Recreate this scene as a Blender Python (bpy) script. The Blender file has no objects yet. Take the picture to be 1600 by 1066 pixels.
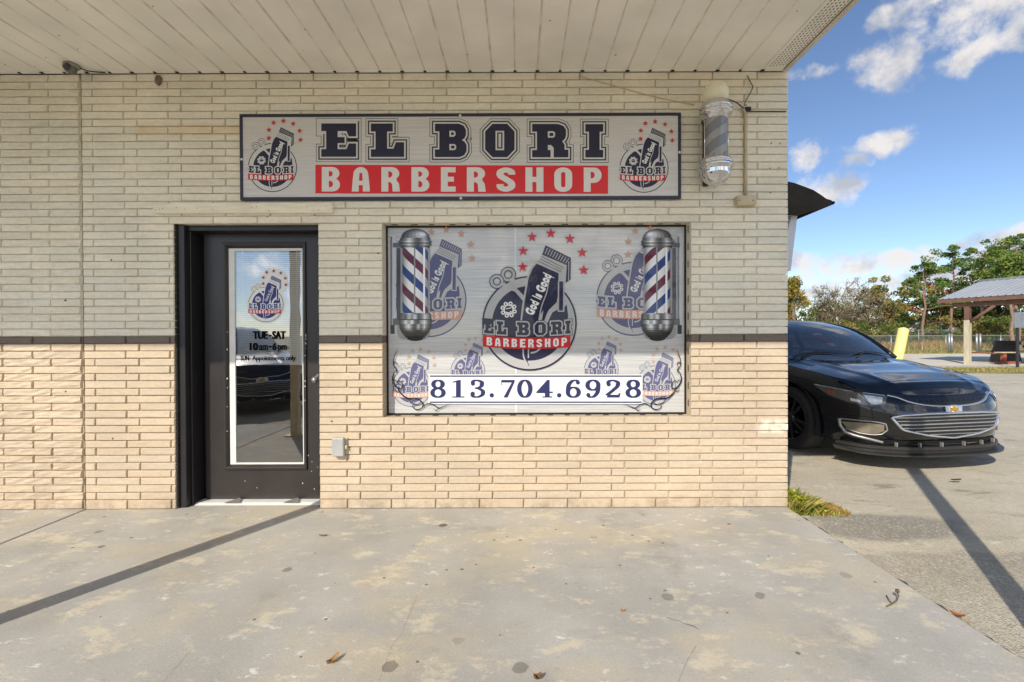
import bpy, bmesh, math, random
from mathutils import Vector, Matrix
from mathutils.geometry import tessellate_polygon
R = math.radians
random.seed(7)
scene = bpy.context.scene
COL = scene.collection

# ---------------------------------------------------------------- camera
F = 720.0                                  # focal length in pixels of a 1600 px wide picture
CAM = Vector((0.0, -3.27, 1.24))
cam_d = bpy.data.cameras.new("camera")
cam = bpy.data.objects.new("camera", cam_d); COL.objects.link(cam)
cam_d.sensor_width = 36.0
cam_d.lens = 36.0 * F / 1600.0
cam_d.shift_x = -12.0 / 1600.0
cam_d.shift_y = -5.3 / 1600.0
cam_d.clip_start = 0.05
cam_d.clip_end = 3000.0
CROT = Matrix.Rotation(R(90 - 0.45), 3, 'X') @ Matrix.Rotation(R(-0.2), 3, 'Z')
cam.matrix_world = Matrix.Translation(CAM) @ CROT.to_4x4()
scene.camera = cam

def ray(px, py):
    return CROT @ Vector(((px - 812.0) / F, -(py - 527.7) / F, -1.0))
def P(px, py, Y=0.0):
    d = ray(px, py); return CAM + d * ((Y - CAM.y) / d.y)
def G(px, py, Z=0.0):
    d = ray(px, py); return CAM + d * ((Z - CAM.z) / d.z)

# ---------------------------------------------------------------- sun, sky, exposure
SUN_AZ = R(31.7); SUN_EL = R(35.0)         # azimuth: how far the light travels to the right of straight ahead
trav = Vector((math.sin(SUN_AZ) * math.cos(SUN_EL), math.cos(SUN_AZ) * math.cos(SUN_EL), -math.sin(SUN_EL)))
sun_d = bpy.data.lights.new("sun", 'SUN'); sun_d.energy = 3.4; sun_d.angle = R(0.53); sun_d.color = (1.0, 0.93, 0.82)
sun = bpy.data.objects.new("sun", sun_d); COL.objects.link(sun)
sun.rotation_euler = trav.to_track_quat('-Z', 'Y').to_euler(); sun.location = (-8, -12, 12)

world = bpy.data.worlds.new("World"); scene.world = world; world.use_nodes = True
def build_sky():
    nt = world.node_tree; N = nt.nodes; L = nt.links; N.clear()
    out = N.new('ShaderNodeOutputWorld')
    sky = N.new('ShaderNodeTexSky'); sky.sky_type = 'NISHITA'; sky.sun_disc = False
    sky.sun_elevation = SUN_EL; sky.sun_rotation = math.pi + SUN_AZ
    sky.air_density = 0.85; sky.dust_density = 0.05; sky.ozone_density = 2.6
    bg = N.new('ShaderNodeBackground'); bg.inputs[1].default_value = 0.128
    air = N.new('ShaderNodeMix'); air.data_type = 'RGBA'; air.blend_type = 'MULTIPLY'; air.inputs[0].default_value = 1; air.inputs[7].default_value = (0.90, 0.90, 0.93, 1)
    L.new(sky.outputs[0], air.inputs[6]); L.new(air.outputs[2], bg.inputs[0])
    tc = N.new('ShaderNodeTexCoord')
    def vm(op, a, b=None):
        n = N.new('ShaderNodeVectorMath'); n.operation = op
        for i, x in enumerate((a, b)):
            if x is None: continue
            if hasattr(x, 'is_linked') or hasattr(x, 'links'): L.new(x, n.inputs[i])
            else: n.inputs[i].default_value = x
        return n
    def mt(op, a, b=None, c=None, clamp=False):
        n = N.new('ShaderNodeMath'); n.operation = op; n.use_clamp = clamp
        for i, x in enumerate((a, b, c)):
            if x is None: continue
            if hasattr(x, 'links'): L.new(x, n.inputs[i])
            else: n.inputs[i].default_value = x
        return n.outputs[0]
    def noise(scale, detail=6, vec=None, rough=0.55):
        n = N.new('ShaderNodeTexNoise'); n.inputs['Scale'].default_value = scale
        n.inputs['Detail'].default_value = detail; n.inputs['Roughness'].default_value = rough
        L.new(vec or tc.outputs['Generated'], n.inputs['Vector']); return n
    w = noise(9.0, 4)
    warp = vm('MULTIPLY_ADD', w.outputs['Color'], (0.09, 0.09, 0.06))
    warp.inputs[2].default_value = (-0.045, -0.045, -0.03)
    d = vm('ADD', tc.outputs['Generated'], warp.outputs[0]).outputs[0]
    best = None
    # each cloud: where it stands in the sky (through the photo), its half sizes in radians
    clouds = [(1550, -25, .115, .08), (1505, 92, .04, .026), (1570, 55, .07, .03), (1382, 106, .056, .046), (1378, 228, .046, .024), (1262, 237, .036, .026),
              (1290, 300, .05, .036), (1330, 418, .17, .026), (1450, 398, .18, .015), (1560, 376, .12, .020), (1250, 414, .10, .024), (1330, 455, .34, .030), (1520, 440, .34, .034),
              (1400, 440, .26, .020), (1600, 420, .2, .02), (1332, 254, .022, .014), (1270, 108, .045, .016), (1382, 26, .026, .018)]
    for px, py, rx, rz in clouds:
        c = ray(px, py).normalized()
        h = Vector((c.y, -c.x, 0)).normalized(); u = h.cross(c)
        df = vm('SUBTRACT', d, tuple(c)).outputs[0]
        a = mt('MULTIPLY', vm('DOT_PRODUCT', df, tuple(h)).outputs['Value'], 1 / rx)
        b = mt('MULTIPLY', vm('DOT_PRODUCT', df, tuple(u)).outputs['Value'], 1 / rz)
        q = mt('SUBTRACT', 1.0, mt('ADD', mt('MULTIPLY', a, a), mt('MULTIPLY', b, b)))
        best = q if best is None else mt('MAXIMUM', best, q)
    # unseen clouds behind the camera, added for reflections and to fill the porch shade
    sep = N.new('ShaderNodeSeparateXYZ'); L.new(tc.outputs['Generated'], sep.inputs[0])
    back = noise(2.6, 7)
    bq = mt('SUBTRACT', mt('MULTIPLY', mt('SUBTRACT', back.outputs['Fac'], 0.43), 5.0), mt('MULTIPLY', mt('ADD', sep.outputs['Y'], 0.15, clamp=True), 9.0))
    bq = mt('SUBTRACT', bq, mt('MULTIPLY', mt('SUBTRACT', sep.outputs['Z'], 0.38, clamp=True), 7.0))      # kept low, so they fill the wall's shade more than ground shadows
    best = mt('MAXIMUM', best, bq)
    fine = noise(26.0, 7, rough=0.62)
    body = mt('ADD', best, mt('MULTIPLY', mt('SUBTRACT', fine.outputs['Fac'], 0.5), 3.6))
    mr = N.new('ShaderNodeMapRange'); mr.interpolation_type = 'SMOOTHSTEP'
    L.new(body, mr.inputs['Value']); mr.inputs['From Min'].default_value = -0.12; mr.inputs['From Max'].default_value = 1.25
    above = mt('MULTIPLY', mt('SUBTRACT', sep.outputs['Z'], 0.015), 40.0, clamp=True)
    fac = mt('MULTIPLY', mt('MULTIPLY', mr.outputs[0], above), 0.93)
    cb = N.new('ShaderNodeBackground')
    ramp = N.new('ShaderNodeValToRGB'); L.new(noise(15.0, 5).outputs['Fac'], ramp.inputs[0])
    ramp.color_ramp.elements[0].position = 0.38; ramp.color_ramp.elements[0].color = (0.54, 0.56, 0.62, 1)
    ramp.color_ramp.elements[1].position = 0.56; ramp.color_ramp.elements[1].color = (0.95, 0.90, 0.86, 1)
    L.new(ramp.outputs[0], cb.inputs[0])
    fill_gain = N.new('ShaderNodeMapRange'); L.new(sep.outputs['Y'], fill_gain.inputs[0])          # unseen clouds on the sun's side brightened to lift the shade
    fill_gain.inputs[1].default_value = 0.1; fill_gain.inputs[2].default_value = -0.5; fill_gain.inputs[3].default_value = 0.74; fill_gain.inputs[4].default_value = 2.2
    L.new(fill_gain.outputs[0], cb.inputs[1])
    mix = N.new('ShaderNodeMixShader')
    L.new(fac, mix.inputs[0]); L.new(bg.outputs[0], mix.inputs[1]); L.new(cb.outputs[0], mix.inputs[2])
    L.new(mix.outputs[0], out.inputs[0])
build_sky()
scene.view_settings.view_transform = 'Standard'
scene.view_settings.look = 'None'
scene.view_settings.gamma = 1.0
scene.view_settings.exposure = 0.40

# ---------------------------------------------------------------- helpers: colours and materials
def lin(c):
    if isinstance(c, str):
        c = tuple(int(c[i:i + 2], 16) for i in (0, 2, 4))
    return tuple((x / 255 / 12.92) if x / 255 <= 0.04045 else ((x / 255 + 0.055) / 1.055) ** 2.4 for x in c)

def nodes_of(name):
    m = bpy.data.materials.new(name); m.use_nodes = True
    nt = m.node_tree; b = nt.nodes['Principled BSDF']
    return m, nt.nodes, nt.links, b

def mat(name, col, rough=0.6, metal=0.0, var=0.12, scale=8.0, bump=0.0, bscale=60.0, coat=0.0, ink=False, stretch=(1, 1, 1), spec=0.5, rvar=0.0):
    """Principled material; col is linear. ink: colour comes from each face's own colour times col."""
    m, N, L, b = nodes_of(name)
    tc = N.new('ShaderNodeTexCoord'); mp = N.new('ShaderNodeMapping'); mp.inputs['Scale'].default_value = stretch
    L.new(tc.outputs['Object'], mp.inputs[0])
    nz = N.new('ShaderNodeTexNoise'); nz.inputs['Scale'].default_value = scale; nz.inputs['Detail'].default_value = 5
    L.new(mp.outputs[0], nz.inputs['Vector'])
    mr = N.new('ShaderNodeMapRange'); L.new(nz.outputs['Fac'], mr.inputs[0])
    mr.inputs['From Min'].default_value = 0.3; mr.inputs['From Max'].default_value = 0.7
    mr.inputs['To Min'].default_value = 1 - var; mr.inputs['To Max'].default_value = 1 + var
    mul = N.new('ShaderNodeMix'); mul.data_type = 'RGBA'; mul.blend_type = 'MULTIPLY'; mul.inputs[0].default_value = 1
    if ink:
        at = N.new('ShaderNodeAttribute'); at.attribute_name = 'ink'
        L.new(at.outputs['Color'], mul.inputs[6])
    else:
        mul.inputs[6].default_value = (*col, 1)
    L.new(mr.outputs[0], mul.inputs[7])
    L.new(mul.outputs[2], b.inputs['Base Color'])
    b.inputs['Roughness'].default_value = rough; b.inputs['Metallic'].default_value = metal
    b.inputs['Coat Weight'].default_value = coat; b.inputs['Coat Roughness'].default_value = 0.03
    b.inputs['Specular IOR Level'].default_value = spec
    if rvar:
        mr2 = N.new('ShaderNodeMapRange'); L.new(nz.outputs['Fac'], mr2.inputs[0])
        mr2.inputs['To Min'].default_value = max(0.02, rough - rvar); mr2.inputs['To Max'].default_value = min(1, rough + rvar)
        L.new(mr2.outputs[0], b.inputs['Roughness'])
    if bump:
        n2 = N.new('ShaderNodeTexNoise'); n2.inputs['Scale'].default_value = bscale; n2.inputs['Detail'].default_value = 6
        L.new(mp.outputs[0], n2.inputs['Vector'])
        bp = N.new('ShaderNodeBump'); bp.inputs['Strength'].default_value = 1.0; bp.inputs['Distance'].default_value = bump
        L.new(n2.outputs['Fac'], bp.inputs['Height']); L.new(bp.outputs[0], b.inputs['Normal'])
    return m

# ---------------------------------------------------------------- helpers: objects
def root_loc(o):
    while o.parent: o = o.parent
    return o.location.copy()

def tag(o, label=None, cat=None, group=None, kind=None):
    if label: o['label'] = label
    if cat: o['category'] = cat
    if group: o['group'] = group
    if kind: o['kind'] = kind
    return o

def thing(name, label, cat, loc=(0, 0, 0), rz=0.0, group=None):
    o = bpy.data.objects.new(name, None); COL.objects.link(o); o.empty_display_size = 0.2
    o.location = loc; o.rotation_euler = (0, 0, rz)
    return tag(o, label, cat, group)

def copy_tree(o, parent=None):
    c = o.copy(); COL.objects.link(c); c.parent = parent
    for ch in list(o.children): copy_tree(ch, c)
    return c

class MB:
    """collects faces, then links them as one mesh object"""
    def __init__(s): s.v = []; s.f = []; s.mi = []; s.c = []; s.sm = []
    def add(s, vs, fs, mi=0, col=(1, 1, 1), smooth=False):
        o = len(s.v); s.v.extend([tuple(v) for v in vs])
        for f in fs:
            s.f.append(tuple(i + o for i in f)); s.mi.append(mi); s.c.append(col); s.sm.append(smooth)
    def box(s, x0, x1, y0, y1, z0, z1, mi=0, col=(1, 1, 1), M=None):
        vs = [Vector((x, y, z)) for x in (x0, x1) for y in (y0, y1) for z in (z0, z1)]
        if M: vs = [M @ v for v in vs]
        s.add(vs, [(0, 1, 3, 2), (4, 6, 7, 5), (0, 4, 5, 1), (2, 3, 7, 6), (0, 2, 6, 4), (1, 5, 7, 3)], mi, col)
    def rbox(s, x0, x1, y0, y1, z0, z1, b, mi=0, col=(1, 1, 1), M=None):
        """box with chamfered edges"""
        bm = bmesh.new(); bmesh.ops.create_cube(bm, size=1)
        for v in bm.verts: v.co = Vector(((x0 + x1) / 2 + v.co.x * (x1 - x0), (y0 + y1) / 2 + v.co.y * (y1 - y0), (z0 + z1) / 2 + v.co.z * (z1 - z0)))
        bmesh.ops.bevel(bm, geom=bm.edges[:], offset=b, segments=2, affect='EDGES', profile=0.5)
        bm.verts.index_update()
        vs = [M @ v.co if M else v.co.copy() for v in bm.verts]
        s.add(vs, [tuple(v.index for v in f.verts) for f in bm.faces], mi, col); bm.free()
    def grid(s, rows, mi=0, col=(1, 1, 1), smooth=True, closed=False, colf=None, flip=False):
        n = len(rows[0]); vs = [p for r in rows for p in r]; base = len(s.v); s.v.extend([tuple(v) for v in vs])
        for i in range(len(rows) - 1):
            for j in range(n if closed else n - 1):
                k = (j + 1) % n
                f = (i * n + j, i * n + k, (i + 1) * n + k, (i + 1) * n + j)
                if flip: f = f[::-1]
                s.f.append(tuple(q + base for q in f)); s.mi.append(mi); s.c.append(colf(i, j) if colf else col); s.sm.append(smooth)
    def tube(s, pts, r, n=8, mi=0, col=(1, 1, 1), caps=True, smooth=True):
        pts = [Vector(p) for p in pts]; m = len(pts); rr = r if isinstance(r, (list, tuple)) else [r] * m
        rows = []; a = None
        for i, p in enumerate(pts):
            t = (pts[min(i + 1, m - 1)] - pts[max(i - 1, 0)])
            t = t.normalized() if t.length > 1e-9 else Vector((0, 0, 1))
            if a is None:
                a = t.cross(Vector((0, 0, 1)) if abs(t.z) < 0.9 else Vector((1, 0, 0))).normalized()
            else:
                a = (a - t * a.dot(t)).normalized()
            b = t.cross(a)
            rows.append([p + (a * math.cos(2 * math.pi * k / n) + b * math.sin(2 * math.pi * k / n)) * rr[i] for k in range(n)])
        o = len(s.v)
        s.grid(rows, mi, col, smooth, closed=True)
        if caps:
            s.f.append(tuple(o + k for k in range(n))[::-1]); s.mi.append(mi); s.c.append(col); s.sm.append(False)
            s.f.append(tuple(o + (m - 1) * n + k for k in range(n))); s.mi.append(mi); s.c.append(col); s.sm.append(False)
    def lathe(s, prof, c, n=32, mi=0, col=(1, 1, 1), axis='Z', colf=None):
        c = Vector(c); rows = []
        for r, h in prof:
            row = []
            for k in range(n):
                a = 2 * math.pi * k / n
                if axis == 'Z': q = Vector((r * math.cos(a), r * math.sin(a), h))
                elif axis == 'X': q = Vector((h, r * math.cos(a), r * math.sin(a)))
                else: q = Vector((r * math.cos(a), h, r * math.sin(a)))
                row.append(c + q)
            rows.append(row)
        s.grid(rows, mi, col, True, closed=True, colf=colf)
    def prism(s, pts, n, d, mi=0, col=(1, 1, 1)):
        """extrude a planar polygon of 3-D points by vector n*d"""
        pts = [Vector(p) for p in pts]; n = Vector(n) * d; k = len(pts)
        s.add(pts + [p + n for p in pts], [tuple(range(k))[::-1], tuple(range(k, 2 * k))] + [(i, (i + 1) % k, k + (i + 1) % k, k + i) for i in range(k)], mi, col)
    def build(s, name, mats, parent=None, origin=None, local=False, smooth_angle=None, recalc=False):
        me = bpy.data.meshes.new(name)
        off = Vector((0, 0, 0))
        if parent is not None and not local: off = root_loc(parent)
        elif origin is not None: off = Vector(origin)
        me.from_pydata([tuple(Vector(v) - off) for v in s.v], [], s.f)
        if not isinstance(mats, (list, tuple)): mats = [mats]
        for m in mats: me.materials.append(m)
        me.polygons.foreach_set('material_index', s.mi)
        me.polygons.foreach_set('use_smooth', s.sm)
        at = me.color_attributes.new('ink', 'FLOAT_COLOR', 'CORNER')
        buf = []
        for p in me.polygons:
            c = s.c[p.index]; buf.extend((c[0], c[1], c[2], 1.0) * p.loop_total)
        at.data.foreach_set('color', buf)
        if recalc:
            bm = bmesh.new(); bm.from_mesh(me); bmesh.ops.remove_doubles(bm, verts=bm.verts, dist=1e-5)
            bmesh.ops.recalc_face_normals(bm, faces=bm.faces); bm.to_mesh(me); bm.free()
        me.update()
        o = bpy.data.objects.new(name, me); COL.objects.link(o)
        if parent is not None: o.parent = parent
        elif origin is not None: o.location = off
        return o

def cr(pts, n=8, closed=False):
    """Catmull-Rom through points of any dimension"""
    pts = [tuple(p) for p in pts]; m = len(pts); out = []
    segs = m if closed else m - 1
    for i in range(segs):
        g = (lambda k: pts[k % m]) if closed else (lambda k: pts[max(0, min(m - 1, k))])
        p0, p1, p2, p3 = g(i - 1), g(i), g(i + 1), g(i + 2)
        for q in range(n):
            t = q / n
            out.append(tuple(0.5 * (2 * b + (c - a) * t + (2 * a - 5 * b + 4 * c - e) * t * t + (3 * b - a - 3 * c + e) * t ** 3) for a, b, c, e in zip(p0, p1, p2, p3)))
    if not closed: out.append(pts[-1])
    return out

def interp(tab, x):
    if x <= tab[0][0]: return tab[0][1]
    for (a, va), (b, vb) in zip(tab, tab[1:]):
        if x <= b:
            t = (x - a) / (b - a); t = t * t * (3 - 2 * t) * 0.5 + t * 0.5
            return va + (vb - va) * t
    return tab[-1][1]
# ---------------------------------------------------------------- printed art: flat shapes laid on a plane, each a hair above the last
class Art:
    LIFT = 0.00005
    def __init__(s, fn, n=(0, -1, 0)): s.fn = fn; s.n = Vector(n); s.k = 1; s.mb = MB()
    def to3(s, pts): return [s.fn(x, y) + s.n * (s.k * s.LIFT) for x, y in pts]
    def tris(s, pts3, tris, col): s.mb.add(pts3, tris, 0, col)
    def poly(s, pts, col, holes=(), up=True):
        loops = [[Vector((x, y, 0)) for x, y in lp] for lp in (pts, *holes)]
        tr = tessellate_polygon(loops)
        flat = [(p.x, p.y) for lp in loops for p in lp]
        v3 = s.to3(flat); out = []
        for t in tr:
            a, b, c = (v3[i] for i in t)
            out.append(t if (b - a).cross(c - a).dot(s.n) > 0 else t[::-1])
        s.tris(v3, out, col)
        if up: s.k += 1
    def quadstrip(s, A, B, col, up=True):
        v = s.to3(A + B); n = len(A); out = []
        for i in range(n - 1):
            f = (i, i + 1, n + i + 1, n + i)
            nn = (v[f[2]] - v[f[0]]).cross(v[f[3]] - v[f[1]])
            out.append(f if nn.dot(s.n) > 0 else f[::-1])
        s.mb.add(v, out, 0, col)
        if up: s.k += 1
    def stroke(s, pts, w, col, closed=False, smooth=8, up=True, nib=None, grow=0.0):
        """line of width w (number or per point); nib=(thick,thin): broad-nib width by direction"""
        ws = list(w) if isinstance(w, (list, tuple)) else [w] * len(pts)
        q = [(p[0], p[1], ww) for p, ww in zip(pts, ws)]
        if smooth > 1: q = cr(q, smooth, closed)
        if closed: q = q + [q[0]]
        A, B = [], []; m = len(q)
        for i in range(m):
            if closed: a, b = q[(i - 1) % (m - 1)], q[(i + 1) % (m - 1)]
            else: a, b = q[max(0, i - 1)], q[min(m - 1, i + 1)]
            dx, dy = b[0] - a[0], b[1] - a[1]; L = math.hypot(dx, dy) or 1e-9
            ww = q[i][2]
            if nib: ww = nib[1] + (nib[0] - nib[1]) * abs(dy / L) ** 1.3
            ww = (ww + grow) / 2
            A.append((q[i][0] - dy / L * ww, q[i][1] + dx / L * ww)); B.append((q[i][0] + dy / L * ww, q[i][1] - dx / L * ww))
        s.quadstrip(A, B, col, up)
    def ell(s, cx, cy, rx, ry, col, n=40, rot=0.0): s.poly(ell(cx, cy, rx, ry, n, rot), col)
    def ring(s, cx, cy, r0, r1, col, n=56):
        a = ell(cx, cy, r1, r1, n); b = ell(cx, cy, r0, r0, n)
        s.quadstrip(a + a[:1], b + b[:1], col)
    def star(s, cx, cy, r, col, rot=0.0):
        s.poly([(cx + (r if i % 2 == 0 else r * .4) * math.sin(math.pi * i / 5 + rot), cy - (r if i % 2 == 0 else r * .4) * math.cos(math.pi * i / 5 + rot)) for i in range(10)], col)
    def text(s, word, x0, y0, x1, y1, col, bold=0.0, rot=0.0, over=()):
        """built-in lettering fitted to the box x0..x1, y0 (top)..y1 (bottom)"""
        cu = bpy.data.curves.new('lettering', 'FONT'); cu.body = word; cu.size = 1; cu.offset = bold; cu.resolution_u = 3
        to = bpy.data.objects.new('lettering', cu); COL.objects.link(to)
        dg = bpy.context.evaluated_depsgraph_get()
        me = bpy.data.meshes.new_from_object(to.evaluated_get(dg))
        vs = [(v.co.x, v.co.y) for v in me.vertices]; fs = [tuple(p.vertices) for p in me.polygons]
        bpy.data.objects.remove(to); bpy.data.curves.remove(cu); bpy.data.meshes.remove(me)
        ax, bx = min(v[0] for v in vs), max(v[0] for v in vs); ay, by = min(v[1] for v in vs), max(v[1] for v in vs)
        cx, cy = (x0 + x1) / 2, (y0 + y1) / 2; c, sn = math.cos(rot), math.sin(rot); out = []
        for x, y in vs:
            u = (x - ax) / (bx - ax) * (x1 - x0) - (x1 - x0) / 2; v = (y1 - y0) / 2 - (y - ay) / (by - ay) * (y1 - y0)
            out.append((cx + u * c + v * sn, cy - u * sn + v * c))
        v3 = s.to3(out); res = []
        for f in fs:
            a, b, d = v3[f[0]], v3[f[1]], v3[f[2]]
            res.append(f if (b - a).cross(d - a).dot(s.n) > 0 else f[::-1])
        s.mb.add(v3, res, 0, col); s.k += 1
        for ox, oy in over:
            v3 = s.to3([(x + ox, y + oy) for x, y in out]); s.mb.add(v3, res, 0, col); s.k += 1
    def build(s, name, m, parent): return s.mb.build(name, m, parent)

def ell(cx, cy, rx, ry, n=40, rot=0.0, a0=0.0, a1=None):
    full = a1 is None; a1 = 2 * math.pi if full else a1
    m = n if full else n + 1; out = []
    for i in range(m):
        a = a0 + (a1 - a0) * i / n; x, y = rx * math.cos(a), ry * math.sin(a)
        out.append((cx + x * math.cos(rot) - y * math.sin(rot), cy + x * math.sin(rot) + y * math.cos(rot)))
    return out

def area(p): return sum(a[0] * b[1] - b[0] * a[1] for a, b in zip(p, p[1:] + p[:1])) / 2
def offset_poly(p, d):
    """grow (d>0) a simple polygon, mitred"""
    if area(p) < 0: p = p[::-1]
    n = len(p); out = []
    for i in range(n):
        a, b, c = p[i - 1], p[i], p[(i + 1) % n]
        e1 = (b[0] - a[0], b[1] - a[1]); e2 = (c[0] - b[0], c[1] - b[1])
        l1 = math.hypot(*e1) or 1e-9; l2 = math.hypot(*e2) or 1e-9
        n1 = (e1[1] / l1, -e1[0] / l1); n2 = (e2[1] / l2, -e2[0] / l2)
        k = 1 + n1[0] * n2[0] + n1[1] * n2[1]; k = max(k, 0.35)
        out.append((b[0] + d * (n1[0] + n2[0]) / k, b[1] + d * (n1[1] + n2[1]) / k))
    return out

# slab-serif block capitals: (width, outline, holes), 10 units tall, y up
BLOCK = {
 'E': (10, [(0,0),(10,0),(10,4),(7.9,4),(7.2,2.3),(4.7,2.3),(4.7,4.1),(6.7,4.1),(6.7,5.9),(4.7,5.9),(4.7,7.7),(7.2,7.7),(7.9,6.1),(10,6.1),(10,10),(0,10),(0,7.7),(1.4,7.7),(1.4,2.3),(0,2.3)], []),
 'L': (10, [(0,0),(10,0),(10,4.4),(7.5,4.4),(6.8,2.5),(4.9,2.5),(4.9,7.6),(6.6,7.6),(6.6,10),(0,10),(0,7.6),(1.4,7.6),(1.4,2.3),(0,2.3)], []),
 'B': (10, [(0,0),(7.8,0),(9.3,.6),(10,1.8),(10,3.6),(9.4,4.6),(8.5,5.1),(9.3,5.6),(9.8,6.5),(9.8,8.2),(9.1,9.4),(7.6,10),(0,10),(0,7.7),(1.4,7.7),(1.4,2.3),(0,2.3)],
       [[(4.6,2.1),(6.2,2.1),(6.7,2.5),(6.7,3.5),(6.2,3.9),(4.6,3.9)], [(4.6,6.1),(6,6.1),(6.5,6.5),(6.5,7.5),(6,7.9),(4.6,7.9)]]),
 'O': (9.6, [(2.4,0),(7.2,0),(9.6,2.3),(9.6,7.7),(7.2,10),(2.4,10),(0,7.7),(0,2.3)], [[(3.4,2.1),(6.2,2.1),(6.2,7.9),(3.4,7.9)]]),
 'R': (10.6, [(0,0),(5.4,0),(5.4,2.2),(4.6,2.2),(4.6,3.7),(5.5,3.7),(6.3,2.9),(6.3,0),(10.6,0),(10.6,2.3),(9.5,2.3),(9.5,3.8),(8.8,4.8),(9.5,5.4),(9.9,6.4),(9.9,8.2),(9.2,9.4),(7.6,10),(0,10),(0,7.7),(1.4,7.7),(1.4,2.2),(0,2.2)],
       [[(4.6,5.9),(6.2,5.9),(6.7,6.3),(6.7,7.4),(6.2,7.8),(4.6,7.8)]]),
 'I': (7, [(0,0),(7,0),(7,2.3),(5.6,2.3),(5.6,7.7),(7,7.7),(7,10),(0,10),(0,7.7),(1.4,7.7),(1.4,2.3),(0,2.3)], []),
}
def block(art, ch, x0, y0, x1, y1, layers, warp=None):
    """layers: (grow in picture units, colour) from the outermost in; box x0..x1, y0 top .. y1 bottom"""
    w, outl, holes = BLOCK[ch]
    def tr(p): return [(x0 + a / w * (x1 - x0), y1 - b / 10 * (y1 - y0)) for a, b in p]
    O = tr(outl); H = [tr(h) for h in holes]
    alt = tr([(0,0),(10.6,0)] + outl[9:]) if ch == 'R' else O
    unit = (x1 - x0) / w
    for g, c in layers:
        o = offset_poly(alt if g > .38 * unit else O, g); hs = []
        for h in H:
            hw = min(max(p[0] for p in h) - min(p[0] for p in h), max(p[1] for p in h) - min(p[1] for p in h))
            if hw > 2.2 * g + .3: hs.append(offset_poly(h, -g) if g else h)
        if warp: o = [warp(p) for p in o]; hs = [[warp(p) for p in h] for h in hs]
        art.poly(o, c, hs)

# condensed heavy capitals, 6.2 wide x 10
def rrect(x0, y0, x1, y1, r, n=6):
    out = []
    for cx, cy, a in ((x1 - r, y1 - r, 0), (x0 + r, y1 - r, 90), (x0 + r, y0 + r, 180), (x1 - r, y0 + r, 270)):
        for i in range(n + 1):
            t = R(a + 90 * i / n); out.append((cx + r * math.cos(t), cy + r * math.sin(t)))
    return out
def arc(cx, cy, rx, ry, a, b, n=8): return ell(cx, cy, rx, ry, n, 0, R(a), R(b))
HEAVY = {
 'B': ([(0,0)] + arc(3.6, 2.75, 2.6, 2.75, -90, 60) + arc(3.5, 7.4, 2.5, 2.6, -55, 90) + [(0,10)],
       [[(2.4,1.7)] + arc(2.9, 3, .9, 1.3, -90, 90, 6) + [(2.4,4.3)], [(2.4,6.1)] + arc(2.85, 7.2, .85, 1.1, -90, 90, 6) + [(2.4,8.3)]]),
 'A': ([(0,0),(2.4,0),(2.4,2.6),(3.8,2.6),(3.8,0),(6.2,0),(6,3.4)] + arc(3.1, 7.0, 2.55, 3.0, 5, 175, 12) + [(.2,3.4)], [[(2.45,4.4),(3.75,4.4),(3.55,7.6),(2.65,7.6)]]),
 'R': ([(0,0),(2.4,0),(2.4,3.9),(2.9,3.9),(3.7,3.2),(3.9,0),(6.4,0),(6.1,3.2),(5.2,4.7)] + arc(3.6, 7.4, 2.6, 2.6, -50, 90) + [(0,10)], [[(2.4,5.7)] + arc(2.9, 7, .9, 1.25, -90, 90, 6) + [(2.4,8.3)]]),
 'E': ([(0,0),(5.2,0),(5.2,2.1),(2.4,2.1),(2.4,4.1),(4.6,4.1),(4.6,6.1),(2.4,6.1),(2.4,7.9),(5.2,7.9),(5.2,10),(0,10)], []),
 'H': ([(0,0),(2.4,0),(2.4,4),(3.8,4),(3.8,0),(6.2,0),(6.2,10),(3.8,10),(3.8,6.1),(2.4,6.1),(2.4,10),(0,10)], []),
 'O': (rrect(0, 0, 6.2, 10, 2.9), [rrect(2.35, 1.9, 3.85, 8.1, .7)]),
 'P': ([(0,0),(2.4,0),(2.4,3.7)] + arc(3.6, 6.85, 2.6, 3.15, -90, 90, 12) + [(0,10)], [[(2.4,5.5)] + arc(2.9, 6.9, .9, 1.35, -90, 90, 6) + [(2.4,8.25)]]),
}
S_PATH = [(5.05, 7.0), (4.85, 8.2), (3.1, 8.95), (1.3, 8.1), (1.35, 6.5), (3.1, 5.1), (4.85, 3.6), (4.85, 1.9), (3.1, 1.05), (1.35, 1.8), (1.15, 3.1)]
def heavy(art, ch, x0, y0, x1, y1, col, warp=None):
    W = 6.2 if ch != 'E' else 5.2
    f = lambda p: (lambda q: warp(q) if warp else q)((x0 + p[0] / W * (x1 - x0), y1 - p[1] / 10 * (y1 - y0)))
    if ch == 'S':
        q = cr(S_PATH, 6); A, B = [], []
        for i in range(len(q)):
            a, b = q[max(0, i - 1)], q[min(len(q) - 1, i + 1)]; dx, dy = b[0] - a[0], b[1] - a[1]; L = math.hypot(dx, dy)
            w = 1.0 + .18 * abs(dy / L)
            A.append(f((q[i][0] - dy / L * w, q[i][1] + dx / L * w))); B.append(f((q[i][0] + dy / L * w, q[i][1] - dx / L * w)))
        art.quadstrip(A, B, col); return
    o, hs = HEAVY[ch]
    art.poly([f(p) for p in o], col, [[f(p) for p in h] for h in hs])

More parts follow.
